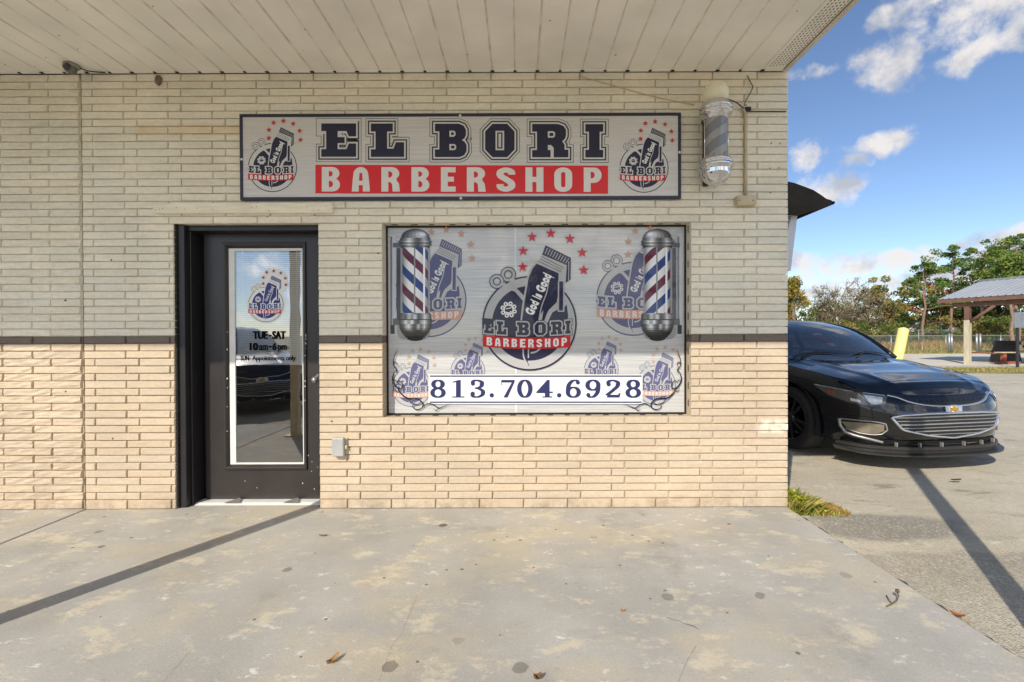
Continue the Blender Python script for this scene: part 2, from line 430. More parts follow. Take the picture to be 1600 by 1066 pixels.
# high-contrast serif figures, 6 wide x 10
def figure(art, ch, x0, y0, x1, y1, col, grow=0.0):
    sx, sy = (x1 - x0) / 6, (y1 - y0) / 10
    T = lambda p: (x0 + p[0] * sx, y1 - p[1] * sy)
    tk, tn = 1.75 * sx, .62 * sx
    def nib(p, closed=False): art.stroke([T(a) for a in p], 1, col, closed, 8, nib=(tk, tn), grow=grow)
    def loop(cx, cy, rx, ry): nib(ell(cx, cy, rx, ry, 20), True)
    def pg(p): art.poly(offset_poly([T(a) for a in p], grow / 2), col)
    def dot(x, y, r): art.ell(*T((x, y)), r * sx + grow / 2, r * sx + grow / 2, col, 16)
    if ch == '8': loop(3, 7.55, 1.75, 2.1); loop(3, 2.7, 2.1, 2.4)
    elif ch == '0': loop(3, 5, 2.15, 4.65)
    elif ch == '1': pg([(2.1,.6),(3.9,.6),(3.9,10),(3.2,10),(.8,9),(.9,8.4),(2.1,8.7)]); pg([(.7,0),(5.3,0),(5.3,.65),(.7,.65)])
    elif ch == '3':
        nib([(.9,8.0),(1.6,9.4),(3.1,9.65),(4.7,8.6),(4.5,6.5),(3.2,5.5),(2.0,5.3)]); nib([(2.0,5.3),(3.6,5.0),(5.1,3.6),(4.9,1.6),(3.2,.35),(1.5,.6),(.8,1.9)])
        dot(1.2, 7.9, .85); dot(1.1, 2.1, .9)
    elif ch == '7': pg([(.5,8.5),(4.6,8.5),(1.3,0),(3,0),(5.8,8.9),(5.8,10),(.5,10),(.3,7.2),(.8,7.2)])
    elif ch == '4': pg([(.1,2.5),(3.1,2.5),(3.1,.6),(4.8,.6),(4.8,2.5),(5.9,2.5),(5.9,3.4),(4.8,3.4),(4.8,10),(3.9,10),(.1,3.2)]); pg([(2.2,0),(5.7,0),(5.7,.65),(2.2,.65)])
    elif ch == '6': loop(3, 3.0, 2.1, 2.7); nib([(4.9,8.8),(4.0,9.65),(2.6,9.3),(1.3,7.2),(.95,4.6),(.95,3.0)]); dot(4.8, 8.5, .8)
    elif ch == '9': loop(3, 7.0, 2.1, 2.7); nib([(1.1,1.2),(2.0,.35),(3.4,.7),(4.7,2.8),(5.05,5.4),(5.05,7.0)]); dot(1.2, 1.5, .8)
    elif ch == '2': nib([(1,7.6),(1.5,9.2),(3.1,9.65),(4.8,8.5),(4.6,6.4),(3.0,4.2),(1.1,1.9),(.7,1.0)]); dot(1.25, 7.5, .85); pg([(.5,0),(5.5,0),(5.9,2.6),(5.4,2.6),(4.9,1.6),(.8,1.6)])
    elif ch == '.': art.ell((x0 + x1) / 2, y1 - (x1 - x0) / 2, (x1 - x0) / 2 + grow / 2, (x1 - x0) / 2 + grow / 2, col, 18)

def mixc(c, d, t): return tuple(a + (b - a) * t for a, b in zip(c, d))
NAVY = lin((24, 24, 58)); WHITE = lin((235, 233, 228)); SILVER = lin((176, 174, 172)); INKBLACK = lin((18, 18, 22)); RED = lin((205, 22, 28)); STARRED = lin((198, 32, 40)); PINKRED = lin((206, 38, 78))

def logo(art, cx, cy, r, pal=None, fade=0.0, paper=SILVER, stars=True, clip=None, words=True):
    """shop emblem: ring, clippers, scissors, sun flower, banner; centre and ring radius in picture units"""
    pal = pal or {}
    navy = pal.get('navy', NAVY); red = pal.get('red', RED); st = pal.get('star', STARRED); lite = pal.get('lite', SILVER); line = pal.get('line', NAVY); white = WHITE
    if fade:
        navy, line = mixc(navy, lin((112, 112, 152)), fade), mixc(line, lin((112, 112, 152)), fade)
        red = mixc(red, lin((206, 166, 140)), min(1, fade + .22)); st = mixc(st, lin((196, 160, 136)), min(1, fade + .3)); white = mixc(white, lin((196, 192, 196)), fade); lite = mixc(lite, paper, fade)
    X = lambda u, v: (cx + (u - 432) / 328 * r, cy + (v - 690) / 328 * r)
    k = r / 328
    V = lambda pts: [X(u, v) for u, v in pts]
    if clip:
        x0, x1, y1 = clip
        base = art.poly
    art.ring(cx, cy, r * .965, r, line)
    art.ring(cx, cy, r * .79, r * .965, lite)
    art.ell(cx, cy, r * .79, r * .79, navy, 48)
    # scissors
    for (a, b, rr) in ((285, 352, 38), (206, 400, 36)):
        art.ring(*X(a, b), (rr - 14) * k, (rr + 16) * k, line, 24); art.ring(*X(a, b), (rr - 8) * k, (rr + 10) * k, lite, 24)
    art.poly(V([(300, 385), (330, 380), (335, 440), (400, 505), (395, 545), (330, 470), (300, 460), (240, 430), (245, 405), (290, 425)]), lite)
    art.stroke(V([(400, 850), (405, 930), (428, 985)]), [22 * k, 20 * k, 3 * k], navy, smooth=4)
    art.stroke(V([(388, 860), (392, 925), (420, 975)]), 9 * k, lite, smooth=4); art.stroke(V([(425, 850), (424, 930)]), 8 * k, lite, smooth=4)
    art.stroke(V([(440, 895), (480, 885), (520, 850)]), 12 * k, lite, smooth=4)
    # lower grip, then the clipper body with a pale edge
    art.poly(V([(690, 560), (640, 615), (590, 650), (560, 700), (690, 700), (700, 640)]), navy)
    art.poly(V([(640, 400), (655, 520), (635, 590), (590, 615), (555, 690), (490, 700), (520, 560), (600, 380)]), lite)
    art.poly(V([(366, 700), (372, 640), (385, 540), (415, 370), (440, 310), (478, 262), (648, 338), (650, 400), (628, 560), (568, 610), (540, 700)]), lite)
    art.poly(V([(378, 700), (384, 640), (397, 545), (427, 372), (452, 312), (482, 276), (634, 344), (632, 400), (560, 560), (505, 630), (490, 700)]), navy)
    art.stroke(V([(604, 375), (572, 380), (550, 480), (515, 575), (492, 700)]), 8 * k, lite, smooth=4)
    art.poly(V([(632, 372), (636, 460), (620, 545), (565, 598), (545, 640), (528, 690), (515, 690), (530, 590), (580, 480)]), navy)
    # head and comb
    art.poly(V([(480, 276), (526, 210), (694, 282), (690, 400), (654, 404), (640, 346)]), lite)
    for t in (.25, .5, .75):
        a = (480 + 46 * t, 276 - 66 * t); b = (640 + 40 * t, 346 - 50 * t); art.stroke(V([a, b]), 4 * k, line, smooth=1)
    art.poly(V([(520, 215), (543, 150), (718, 236), (716, 386), (682, 410), (690, 288)]), navy)
    for i in range(9):
        t = (i + .5) / 9; a = (530 + 160 * t, 205 + 74 * t); b = (548 + 165 * t, 164 + 80 * t); art.stroke(V([a, b]), 5 * k, lite, smooth=1)
    art.stroke(V([(704, 262), (702, 392)]), 5 * k, lite, smooth=1)
    # lever
    art.stroke(V([(652, 392), (650, 610)]), 46 * k, lite, smooth=1); art.stroke(V([(652, 400), (650, 602)]), 28 * k, navy, smooth=1)
    art.text('God Is Good', *X(340, 458), *X(645, 516), white, .015, rot=R(65), over=((4.5 * k, 2 * k), (-4.5 * k, -2 * k)) if r > 35 else ())
    # sun flower
    f = X(288, 595)
    for i in range(8):
        a = math.pi * i / 4 + .3; art.ring(f[0] + 43 * k * math.cos(a), f[1] + 43 * k * math.sin(a), 6 * k, 15 * k, white, 12)
    art.ring(*f, 27 * k, 34 * k, white, 24); art.stroke(V([(268, 590), (308, 582)]), 6 * k, white, smooth=1); art.stroke(V([(272, 612), (290, 618), (306, 606)]), 7 * k, white, smooth=3)
    # words on a slightly bowed band
    bow = lambda p: (p[0], p[1] + (1 - ((p[0] - cx) / r) ** 2) * .055 * r - .02 * r)
    if words:
        for ch, a, b in zip('ELBORI', (118, 206, 346, 468, 580, 680), (184, 272, 428, 546, 660, 716)):
            block(art, ch, *X(a, 672), *X(b, 762), [(13 * k, line if r > 60 else lite), (9 * k, lite), (0, navy if r > 20 else navy)], bow)
        top = [bow(X(110 + 605 * i / 14, 778)) for i in range(15)]; bot = [bow(X(110 + 605 * i / 14, 856)) for i in range(15)]
        art.quadstrip(top, bot, red)
        for i, ch in enumerate('BARBERSHOP'):
            a = 136 + i * 57.5; heavy(art, ch, *X(a, 788), *X(a + 38, 845), white, bow)
    if stars:
        for a, b in ((388, 188), (385, 300), (450, 92), (580, 67), (712, 105), (797, 200), (808, 322)):
            art.star(*X(a, b), 38 * k, st)

def text_center(*a): pass
# ---------------------------------------------------------------- ground
def ground_mats():
    global M_SLAB, M_ASPH, M_FIELD, M_PAD
    # worn pavement slab
    m, N, L, b = nodes_of('slab_concrete'); M_SLAB = m
    tc = N.new('ShaderNodeTexCoord')
    def nz(scale, detail=5, rough=.55, stretch=None, dist=0.0):
        n = N.new('ShaderNodeTexNoise'); n.inputs['Scale'].default_value = scale; n.inputs['Detail'].default_value = detail; n.inputs['Roughness'].default_value = rough; n.inputs['Distortion'].default_value = dist
        if stretch:
            mp = N.new('ShaderNodeMapping'); mp.inputs['Scale'].default_value = stretch[:3]; mp.inputs['Rotation'].default_value = (0, 0, stretch[3] if len(stretch) > 3 else 0)
            mp.inputs['Location'].default_value = (stretch[4] if len(stretch) > 4 else 0, 0, 0)
            L.new(tc.outputs['Object'], mp.inputs[0]); L.new(mp.outputs[0], n.inputs['Vector'])
        else: L.new(tc.outputs['Object'], n.inputs['Vector'])
        return n.outputs['Fac']
    def step(v, a, c):
        r = N.new('ShaderNodeMapRange'); r.interpolation_type = 'SMOOTHSTEP'; L.new(v, r.inputs[0]); r.inputs[1].default_value = a; r.inputs[2].default_value = c; return r.outputs[0]
    def mth(op, a, c):
        n = N.new('ShaderNodeMath'); n.operation = op
        for i, x in enumerate((a, c)):
            if hasattr(x, 'links'): L.new(x, n.inputs[i])
            else: n.inputs[i].default_value = x
        return n.outputs[0]
    def mix(f, a, c):
        n = N.new('ShaderNodeMix'); n.data_type = 'RGBA'
        if hasattr(f, 'links'): L.new(f, n.inputs[0])
        else: n.inputs[0].default_value = f
        for i, x in ((6, a), (7, c)):
            if hasattr(x, 'links'): L.new(x, n.inputs[i])
            else: n.inputs[i].default_value = (*x, 1)
        return n.outputs[2]
    base = mix(step(nz(1.4, 6), .3, .7), lin((166, 163, 155)), lin((188, 184, 175)))
    base = mix(mth('MULTIPLY', step(nz(.8, 7, .68, (1, 1.5, 1, .3, 3.3)), .48, .66), .6), base, lin((200, 185, 153)))       # ochre stain
    base = mix(mth('MULTIPLY', step(nz(3.4, 9, .76, (1, 1.6, 1, .2, 9)), .53, .62), .65), base, lin((218, 206, 178)))       # scraped pale patches
    base = mix(mth('MULTIPLY', mth('MULTIPLY', step(nz(9, 8, .75, (1, 1.8, 1, .1)), .57, .64), step(nz(1.3, 3), .42, .56)), .9), base, lin((226, 221, 210)))   # white scuffs
    base = mix(mth('MULTIPLY', step(nz(2.0, 7, .7, (1, 1, 1, 0, 21)), .53, .70), .55), base, lin((150, 146, 138)))
    base = mix(mth('MULTIPLY', step(nz(140, 3), .35, .75), .22), base, lin((120, 116, 108)))
    base = mix(mth('MULTIPLY', step(nz(17, 8, .8, (1, 2.6, 1, .15, 5)), .56, .66), .5), base, lin((146, 140, 128)))
    base = mix(mth('MULTIPLY', step(nz(26, 8, .8, (2.2, 1, 1, .2, 8)), .58, .66), .55), base, lin((224, 216, 200)))
    vo = N.new('ShaderNodeTexVoronoi'); vo.inputs['Scale'].default_value = 4.2; L.new(tc.outputs['Object'], vo.inputs['Vector'])
    sp = N.new('ShaderNodeSeparateColor'); L.new(vo.outputs['Color'], sp.inputs[0])
    dist = mth('ADD', vo.outputs['Distance'], mth('MULTIPLY', mth('SUBTRACT', nz(30, 3), .5), .10))
    rad = mth('MULTIPLY', step(sp.outputs[0], .30, 1.0), .13)
    spot = mth('MULTIPLY', mth('LESS_THAN', dist, rad), mth('ADD', mth('MULTIPLY', sp.outputs[1], .75), .2))
    base = mix(spot, base, lin((86, 82, 76)))
    v2 = N.new('ShaderNodeTexVoronoi'); v2.inputs['Scale'].default_value = 13; L.new(tc.outputs['Object'], v2.inputs['Vector'])
    s2 = N.new('ShaderNodeSeparateColor'); L.new(v2.outputs['Color'], s2.inputs[0])
    sp2 = mth('MULTIPLY', mth('LESS_THAN', v2.outputs['Distance'], mth('MULTIPLY', step(s2.outputs[0], .72, 1.0), .13)), .75)
    base = mix(sp2, base, lin((92, 84, 72)))
    L.new(base, b.inputs['Base Color']); b.inputs['Roughness'].default_value = .82; b.inputs['Specular IOR Level'].default_value = .3
    bp = N.new('ShaderNodeBump'); bp.inputs['Distance'].default_value = .0012; L.new(nz(90, 6, .7), bp.inputs['Height'])
    L.new(bp.outputs[0], b.inputs['Normal'])
    # weathered asphalt lot
    m, N, L, b = nodes_of('lot_asphalt'); M_ASPH = m
    tc = N.new('ShaderNodeTexCoord')
    base = mix(step(nz(.8, 6), .3, .7), lin((196, 184, 160)), lin((214, 203, 180)))
    base = mix(mth('MULTIPLY', step(nz(.45, 5, .6, (1, 1.4, 1, .4, 4)), .52, .66), .5), base, lin((224, 213, 190)))
    pos = N.new('ShaderNodeSeparateXYZ'); L.new(tc.outputs['Object'], pos.inputs[0])
    wob = mth('MULTIPLY', mth('SUBTRACT', nz(2.2, 5), .5), .9)
    # coarser, darker surfacing in the near strip, and a dark patch beside the slab
    near = step(mth('ADD', mth('MULTIPLY', pos.outputs[1], -1.0), mth('MULTIPLY', wob, .35)), .62, .68)
    base = mix(mth('MULTIPLY', near, .35), base, lin((146, 138, 122)))
    px_, py_ = mth('SUBTRACT', pos.outputs[0], 2.35), mth('ADD', pos.outputs[1], .28)
    rr = mth('ADD', mth('MULTIPLY', mth('MULTIPLY', px_, px_), 2.6), mth('MULTIPLY', mth('MULTIPLY', py_, py_), 16.0))
    patch = mth('SUBTRACT', 1.0, step(mth('ADD', rr, mth('MULTIPLY', wob, 1.3)), .45, 1.0))
    base = mix(mth('MULTIPLY', patch, .6), base, lin((120, 116, 108)))
    v = N.new('ShaderNodeTexVoronoi'); v.inputs['Scale'].default_value = 120; L.new(tc.outputs['Object'], v.inputs['Vector'])
    sc = N.new('ShaderNodeSeparateColor'); L.new(v.outputs['Color'], sc.inputs[0])
    base = mix(mth('MULTIPLY', step(sc.outputs[0], .1, .9), mth('ADD', mth('MULTIPLY', mth('MAXIMUM', near, patch), .22), .10)), base, lin((92, 88, 80)))
    base = mix(mth('MULTIPLY', step(sc.outputs[1], .82, .95), mth('ADD', mth('MULTIPLY', mth('MAXIMUM', near, patch), .40), .12)), base, lin((226, 219, 203)))
    base = mix(mth('MULTIPLY', step(nz(1.6, 6, .6, (1, 3, 1, .5, 7)), .60, .68), .55), base, lin((118, 110, 98)))
    base = mix(mth('MULTIPLY', step(nz(3.1, 8, .75, (1, 2.2, 1, .2, 17)), .50, .66), .45), base, lin((156, 147, 130)))
    base = mix(mth('MULTIPLY', step(nz(6.5, 8, .8, (1, 1, 1, 0, 31)), .56, .66), .5), base, lin((232, 224, 204)))
    base = mix(mth('MULTIPLY', step(nz(55, 4, .7), .45, .7), .28), base, lin((130, 122, 108)))
    L.new(base, b.inputs['Base Color']); b.inputs['Roughness'].default_value = .9; b.inputs['Specular IOR Level'].default_value = .25
    bp = N.new('ShaderNodeBump'); bp.inputs['Distance'].default_value = .004; L.new(v.outputs['Distance'], bp.inputs['Height']); L.new(bp.outputs[0], b.inputs['Normal'])
    M_PAD = mat('pad_concrete', lin((216, 206, 186)), .95, var=.12, scale=2, bump=.001, spec=.1)
    M_FIELD = mat('field_earth', lin((150, 138, 84)), .95, var=.3, scale=.35, bump=.02, bscale=4)
ground_mats()

SX = P(1229, 790, 0).x + .01                 # right edge of the slab and of the building
LX = P(130.5, 700, 0).x                      # joint between the two brickworks and the two slabs
def struct(name, mb, m): return tag(mb.build(name, m), kind='structure')
g = MB(); g.add([(-700, -400, -.06), (700, -400, -.06), (700, 900, -.06), (-700, 900, -.06)], [(0, 1, 2, 3)]); struct('ground', g, M_FIELD)
g = MB(); g.add([(-40, -30, -.022), (60, -30, -.022), (60, 14.2, -.022), (-40, 14.2, -.022)], [(0, 1, 2, 3)]); struct('parking_lot', g, M_ASPH)
M_JOINT = mat('joint_dirt', lin((74, 66, 54)), .95, var=.4, scale=14)
g = MB()
for x0, x1 in ((-9, LX - .007), (LX + .007, SX)):
    g.rbox(x0, x1, -2.75, .35, -.2, 0, .008)
g.box(LX - .008, LX + .008, -2.74, .34, -.2, -.012, 1)
# hairline cracks
def crack(pts, w=.004):
    pts = [G(*p) for p in pts]; A, B = [], []
    for i, p in enumerate(pts):
        t = (pts[min(i + 1, len(pts) - 1)] - pts[max(i - 1, 0)]).normalized(); nn = Vector((-t.y, t.x, 0)) * w / 2 * (.4 + random.random())
        A.append(p + nn + Vector((0, 0, .0012))); B.append(p - nn + Vector((0, 0, .0012)))
    g.grid([A, B], 1, smooth=False, flip=True)
crack([(592, 1064), (604, 1032), (613, 1008), (628, 990), (640, 960), (652, 930)], .0008)
crack([(255, 1066), (278, 1040), (300, 1015)], .0009)
crack([(1042, 965), (1052, 969), (1062, 971), (1070, 975), (1084, 979), (1092, 984)], .004)
crack([(1060, 1066), (1075, 1030), (1088, 1010)], .0009)
struct('pavement', g, [M_SLAB, M_JOINT])
# ragged strip of soil along the slab's edge
g = MB(); A, B = [], []
for i in range(90):
    y = -2.75 + 2.9 * i / 89; A.append((SX + .001, y, -.012)); B.append((SX + .012 + .03 * random.random() ** 2, y, -.0195))
g.grid([A, B], 0, smooth=False, flip=True); struct('soil_edge', g, M_JOINT)

# ---------------------------------------------------------------- the barbershop building
bld = thing('barbershop_building', 'cream brick shop building with black door, picture window and white soffit', 'building', (0, 0, 0))

def brick_mat(name, bump, bs, stretch):
    m, N, L, b = nodes_of(name)
    tc = N.new('ShaderNodeTexCoord'); at = N.new('ShaderNodeAttribute'); at.attribute_name = 'ink'
    mp = N.new('ShaderNodeMapping'); mp.inputs['Scale'].default_value = stretch; L.new(tc.outputs['Object'], mp.inputs[0])
    def nz(s, d=5, r=.55, vec=None):
        n = N.new('ShaderNodeTexNoise'); n.inputs['Scale'].default_value = s; n.inputs['Detail'].default_value = d; n.inputs['Roughness'].default_value = r
        L.new(vec or tc.outputs['Object'], n.inputs['Vector']); return n.outputs['Fac']
    def rng(v, a, c, lo, hi):
        r = N.new('ShaderNodeMapRange'); L.new(v, r.inputs[0]); r.inputs[1].default_value = a; r.inputs[2].default_value = c; r.inputs[3].default_value = lo; r.inputs[4].default_value = hi; return r.outputs[0]
    def mul(a, c):
        n = N.new('ShaderNodeMix'); n.data_type = 'RGBA'; n.blend_type = 'MULTIPLY'; n.inputs[0].default_value = 1; L.new(a, n.inputs[6]); L.new(c, n.inputs[7]); return n.outputs[2]
    def mixc_(f, a, col):
        n = N.new('ShaderNodeMix'); n.data_type = 'RGBA'; L.new(f, n.inputs[0]); L.new(a, n.inputs[6]); n.inputs[7].default_value = (*col, 1); return n.outputs[2]
    c = mul(at.outputs['Color'], rng(nz(1.6, 6, .6), .3, .7, .90, 1.08))
    c = mul(c, rng(nz(38, 5, .65), .3, .7, .92, 1.06))
    hs = N.new('ShaderNodeMapping'); hs.inputs['Scale'].default_value = (2.2, 1, 19); L.new(tc.outputs['Object'], hs.inputs[0])
    c = mul(c, rng(nz(3.0, 7, .72, hs.outputs[0]), .3, .7, .90, 1.07))
    st = N.new('ShaderNodeMapping'); st.inputs['Scale'].default_value = (1.2, 1, 5); L.new(tc.outputs['Object'], st.inputs[0])
    c = mixc_(rng(nz(1.3, 6, .7, st.outputs[0]), .60, .78, 0, .30), c, lin((150, 122, 78)))      # rusty run-off and grime
    vo = N.new('ShaderNodeTexVoronoi'); vo.inputs['Scale'].default_value = 9; L.new(tc.outputs['Object'], vo.inputs['Vector'])
    sp = N.new('ShaderNodeSeparateColor'); L.new(vo.outputs['Color'], sp.inputs[0])
    lt = N.new('ShaderNodeMath'); lt.operation = 'LESS_THAN'; L.new(vo.outputs['Distance'], lt.inputs[0]); L.new(rng(sp.outputs[0], .86, 1, 0, .10), lt.inputs[1])
    c = mixc_(lt.outputs[0], c, lin((92, 80, 64)))
    sx = N.new('ShaderNodeSeparateXYZ'); L.new(tc.outputs['Object'], sx.inputs[0])
    def win(v, a, b_, s_):          # 1 between a and b_, with edges s_ wide
        m1 = N.new('ShaderNodeMath'); m1.operation = 'MULTIPLY'; L.new(rng(v, a - s_, a + s_, 0, 1), m1.inputs[0]); L.new(rng(v, b_ - s_, b_ + s_, 1, 0), m1.inputs[1]); return m1.outputs[0]
    def times(p_, q_):
        m1 = N.new('ShaderNodeMath'); m1.operation = 'MULTIPLY'; L.new(p_, m1.inputs[0]); L.new(q_, m1.inputs[1]); return m1.outputs[0]
    rust = times(times(win(sx.outputs['X'], -2.72, -1.96, .04), win(sx.outputs['Z'], 2.655, 2.735, .018)), rng(nz(7, 6, .7), .3, .6, .08, .45))
    c = mixc_(rust, c, lin((214, 178, 112)))
    foot = times(rng(sx.outputs['Z'], .0, .11, 1, 0), rng(nz(9, 7, .7), .42, .62, .0, .55))
    c = mixc_(foot, c, lin((120, 100, 74)))
    patch = times(times(win(sx.outputs['X'], 1.70, 2.0, .03), win(sx.outputs['Z'], .535, .625, .012)), rng(nz(16, 6, .7), .38, .55, .0, .9))
    c = mixc_(patch, c, lin((236, 228, 208)))
    L.new(c, b.inputs['Base Color']); b.inputs['Roughness'].default_value = .68; b.inputs['Specular IOR Level'].default_value = .3
    bp = N.new('ShaderNodeBump'); bp.inputs['Distance'].default_value = bump; L.new(nz(bs, 6, .62, mp.outputs[0]), bp.inputs['Height'])
    L.new(bp.outputs[0], b.inputs['Normal'])
    return m
M_BRICK = brick_mat('painted_roman_brick', .0035, 26, (1, 1, 1.5))
M_SPLIT = brick_mat('painted_split_face_brick', .009, 16, (.55, 1, 3.2))

CREAM = lin((238, 229, 208)); TAN = lin((203, 184, 158)); STRIPE = lin((122, 110, 98))  # upper paint lightened, lower darkened at the stripe to even out shade and sun
Z0 = .018; PITCH = .0530; NC = 58; STRIPE_ROW = 22
DX0, DX1, DZ = P(272.5, 600, 0).x, P(498.5, 600, 0).x, Z0 + 38 * PITCH
WX0, WX1, WZ0, WZ1 = P(597.5, 500, 0).x, P(1080, 500, 0).x, Z0 + 12 * PITCH, Z0 + 38 * PITCH
TOPZ = Z0 + NC * PITCH
rb = random.Random(3)
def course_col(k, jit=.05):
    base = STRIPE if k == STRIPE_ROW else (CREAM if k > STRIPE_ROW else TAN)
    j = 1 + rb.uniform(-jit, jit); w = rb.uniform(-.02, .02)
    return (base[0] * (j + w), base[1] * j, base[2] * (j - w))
def bricks(mb, xa, xb, ya, rows, length, shifts, openings, rough=0.0, sideface=False):
    jn = .008
    for k in rows:
        z0, z1 = Z0 + k * PITCH, Z0 + (k + 1) * PITCH - .0062
        if k == 0: z0 = .004
        zc = (z0 + z1) / 2
        spans = [(xa, xb)]
        for ox0, ox1, oz0, oz1 in openings:
            if oz0 < zc < oz1:
                spans = [q for s0, s1 in spans for q in ((s0, min(s1, ox0)), (max(s0, ox1), s1)) if q[1] - q[0] > .015]
        sh = shifts[k % len(shifts)] * length
        n0 = math.floor((xa - sh) / length) - 1
        j = n0
        while True:
            bx0, bx1 = sh + j * length + rb.uniform(-.002, .002), sh + (j + 1) * length
            j += 1
            if bx0 > xb: break
            for s0, s1 in spans:
                x0, x1 = max(bx0, s0), min(bx1 - jn, s1)
                if x1 - x0 < .012: continue
                c = course_col(k)
                y = ya + rb.uniform(-.0022, .0022); tz = rb.uniform(-.0012, .0012); b_ = .0035
                dz0, dz1 = rb.uniform(-.0012, .0012), rb.uniform(-.0012, .0012)
                nx = max(2, int((x1 - x0) / (.055 if rough else .08)) + 1)
                # front face as a strip, edges eased back
                def rw(z, yy, ins): return [(x0 + ins + (x1 - x0 - 2 * ins) * i / (nx - 1), yy, z) for i in range(nx)]
                zz = [z0 + (z1 - z0) * t for t in ((0, .5, 1) if rough else (0, 1))]
                rows_ = [rw(z0 + dz0 - .0005, y + .014, 0), rw(z0 + dz0, y + b_, 0)]
                fr = []
                for q, z in enumerate(zz):
                    zi = z + (b_ if q == 0 else -b_ if q == len(zz) - 1 else 0) + (dz0 if q == 0 else dz1 if q == len(zz) - 1 else 0)
                    r_ = rw(zi, y + tz, b_)
                    r_ = [(p[0], p[1] + rb.uniform(-1, 1) * (rough if rough else .0007), p[2] + rb.uniform(-1, 1) * (rough * .4)) for p in r_]
                    fr.append(r_)
                rows_ += fr + [rw(z1 + dz1, y + b_, 0), rw(z1 + dz1 + .0005, y + .014, 0)]
                mb.grid(rows_, 0, c, smooth=False)
                for i, flip in ((0, True), (nx - 1, False)):
                    mb.add([r[i] for r in rows_[1:-1]] + [(rows_[-1][i][0], y + .014, rows_[-1][i][2]), (rows_[0][i][0], y + .014, rows_[0][i][2])],
                           [tuple(range(len(rows_)))[::-1] if flip else tuple(range(len(rows_)))], 0, c)
BL = .3135
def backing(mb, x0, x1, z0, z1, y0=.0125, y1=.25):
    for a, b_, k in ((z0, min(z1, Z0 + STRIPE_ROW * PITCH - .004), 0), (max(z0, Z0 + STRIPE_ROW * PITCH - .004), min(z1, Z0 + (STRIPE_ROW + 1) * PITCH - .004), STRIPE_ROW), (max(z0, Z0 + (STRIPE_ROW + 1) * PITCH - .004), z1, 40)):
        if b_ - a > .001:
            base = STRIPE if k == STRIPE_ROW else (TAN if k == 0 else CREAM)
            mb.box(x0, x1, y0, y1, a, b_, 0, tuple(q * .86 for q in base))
w = MB()
op = [(DX0, DX1, -1, DZ), (WX0, WX1, WZ0, WZ1)]
sh0 = P(688 / 3.5525, 300, 0).x + .0045; sh1 = P(515 / 3.5525, 300, 0).x + .0045
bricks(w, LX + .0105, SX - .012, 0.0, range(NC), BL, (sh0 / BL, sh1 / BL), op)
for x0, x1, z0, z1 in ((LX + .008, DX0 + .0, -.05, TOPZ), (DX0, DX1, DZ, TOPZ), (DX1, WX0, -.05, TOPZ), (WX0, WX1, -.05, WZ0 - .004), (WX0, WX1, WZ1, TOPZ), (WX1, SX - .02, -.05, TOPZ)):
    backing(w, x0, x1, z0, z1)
w.build('brick_wall', M_BRICK, bld)
w = MB()
LB = .345
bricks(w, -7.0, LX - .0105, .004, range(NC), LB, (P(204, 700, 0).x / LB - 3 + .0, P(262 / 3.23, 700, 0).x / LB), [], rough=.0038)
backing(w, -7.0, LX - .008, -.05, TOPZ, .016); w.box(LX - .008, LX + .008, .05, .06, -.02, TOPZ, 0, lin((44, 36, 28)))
w.build('split_face_wall', M_SPLIT, bld)
# side wall with brick ends at the corner, back and interior
w = MB()
M_SIDE = mat('side_wall_paint', CREAM, .75, var=.1, scale=3, bump=.003)
for k in range(NC):
    z0, z1 = Z0 + k * PITCH, Z0 + (k + 1) * PITCH - .0075
    if k == 0: z0 = .004
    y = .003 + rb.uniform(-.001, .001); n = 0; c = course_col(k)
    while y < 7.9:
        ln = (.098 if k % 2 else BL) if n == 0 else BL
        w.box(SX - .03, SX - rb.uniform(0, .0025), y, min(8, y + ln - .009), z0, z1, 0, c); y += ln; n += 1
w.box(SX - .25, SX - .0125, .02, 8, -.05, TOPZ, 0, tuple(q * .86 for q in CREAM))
w.build('side_wall', M_BRICK, bld)
w = MB(); w.box(-7, SX - .26, 7.8, 8, -.05, TOPZ); w.box(-7.2, -7.0, .02, 8, -.05, TOPZ); w.build('rear_wall', M_SIDE, bld)
M_INT = mat('interior_wall', (.06, .058, .055), .9)
w = MB(); w.box(-3.2, 1.6, 3.2, 3.3, -.01, TOPZ); w.box(-3.2, -3.1, .26, 3.2, 0, TOPZ); w.box(-3.09, 1.6, .36, 3.19, -.02, .01); w.build('interior', M_INT, bld)
mm, N, L, b = nodes_of('lit_ceiling_panel'); b.inputs['Emission Color'].default_value = (1, .97, .92, 1); b.inputs['Emission Strength'].default_value = 3.5
for xx in (-2.3, -.6):           # the shop's ceiling lights are on
    w = MB(); w.rbox(xx, xx + .62, .55, 1.15, TOPZ - .45, TOPZ - .41, .004); w.build('ceiling_light', mm, bld)

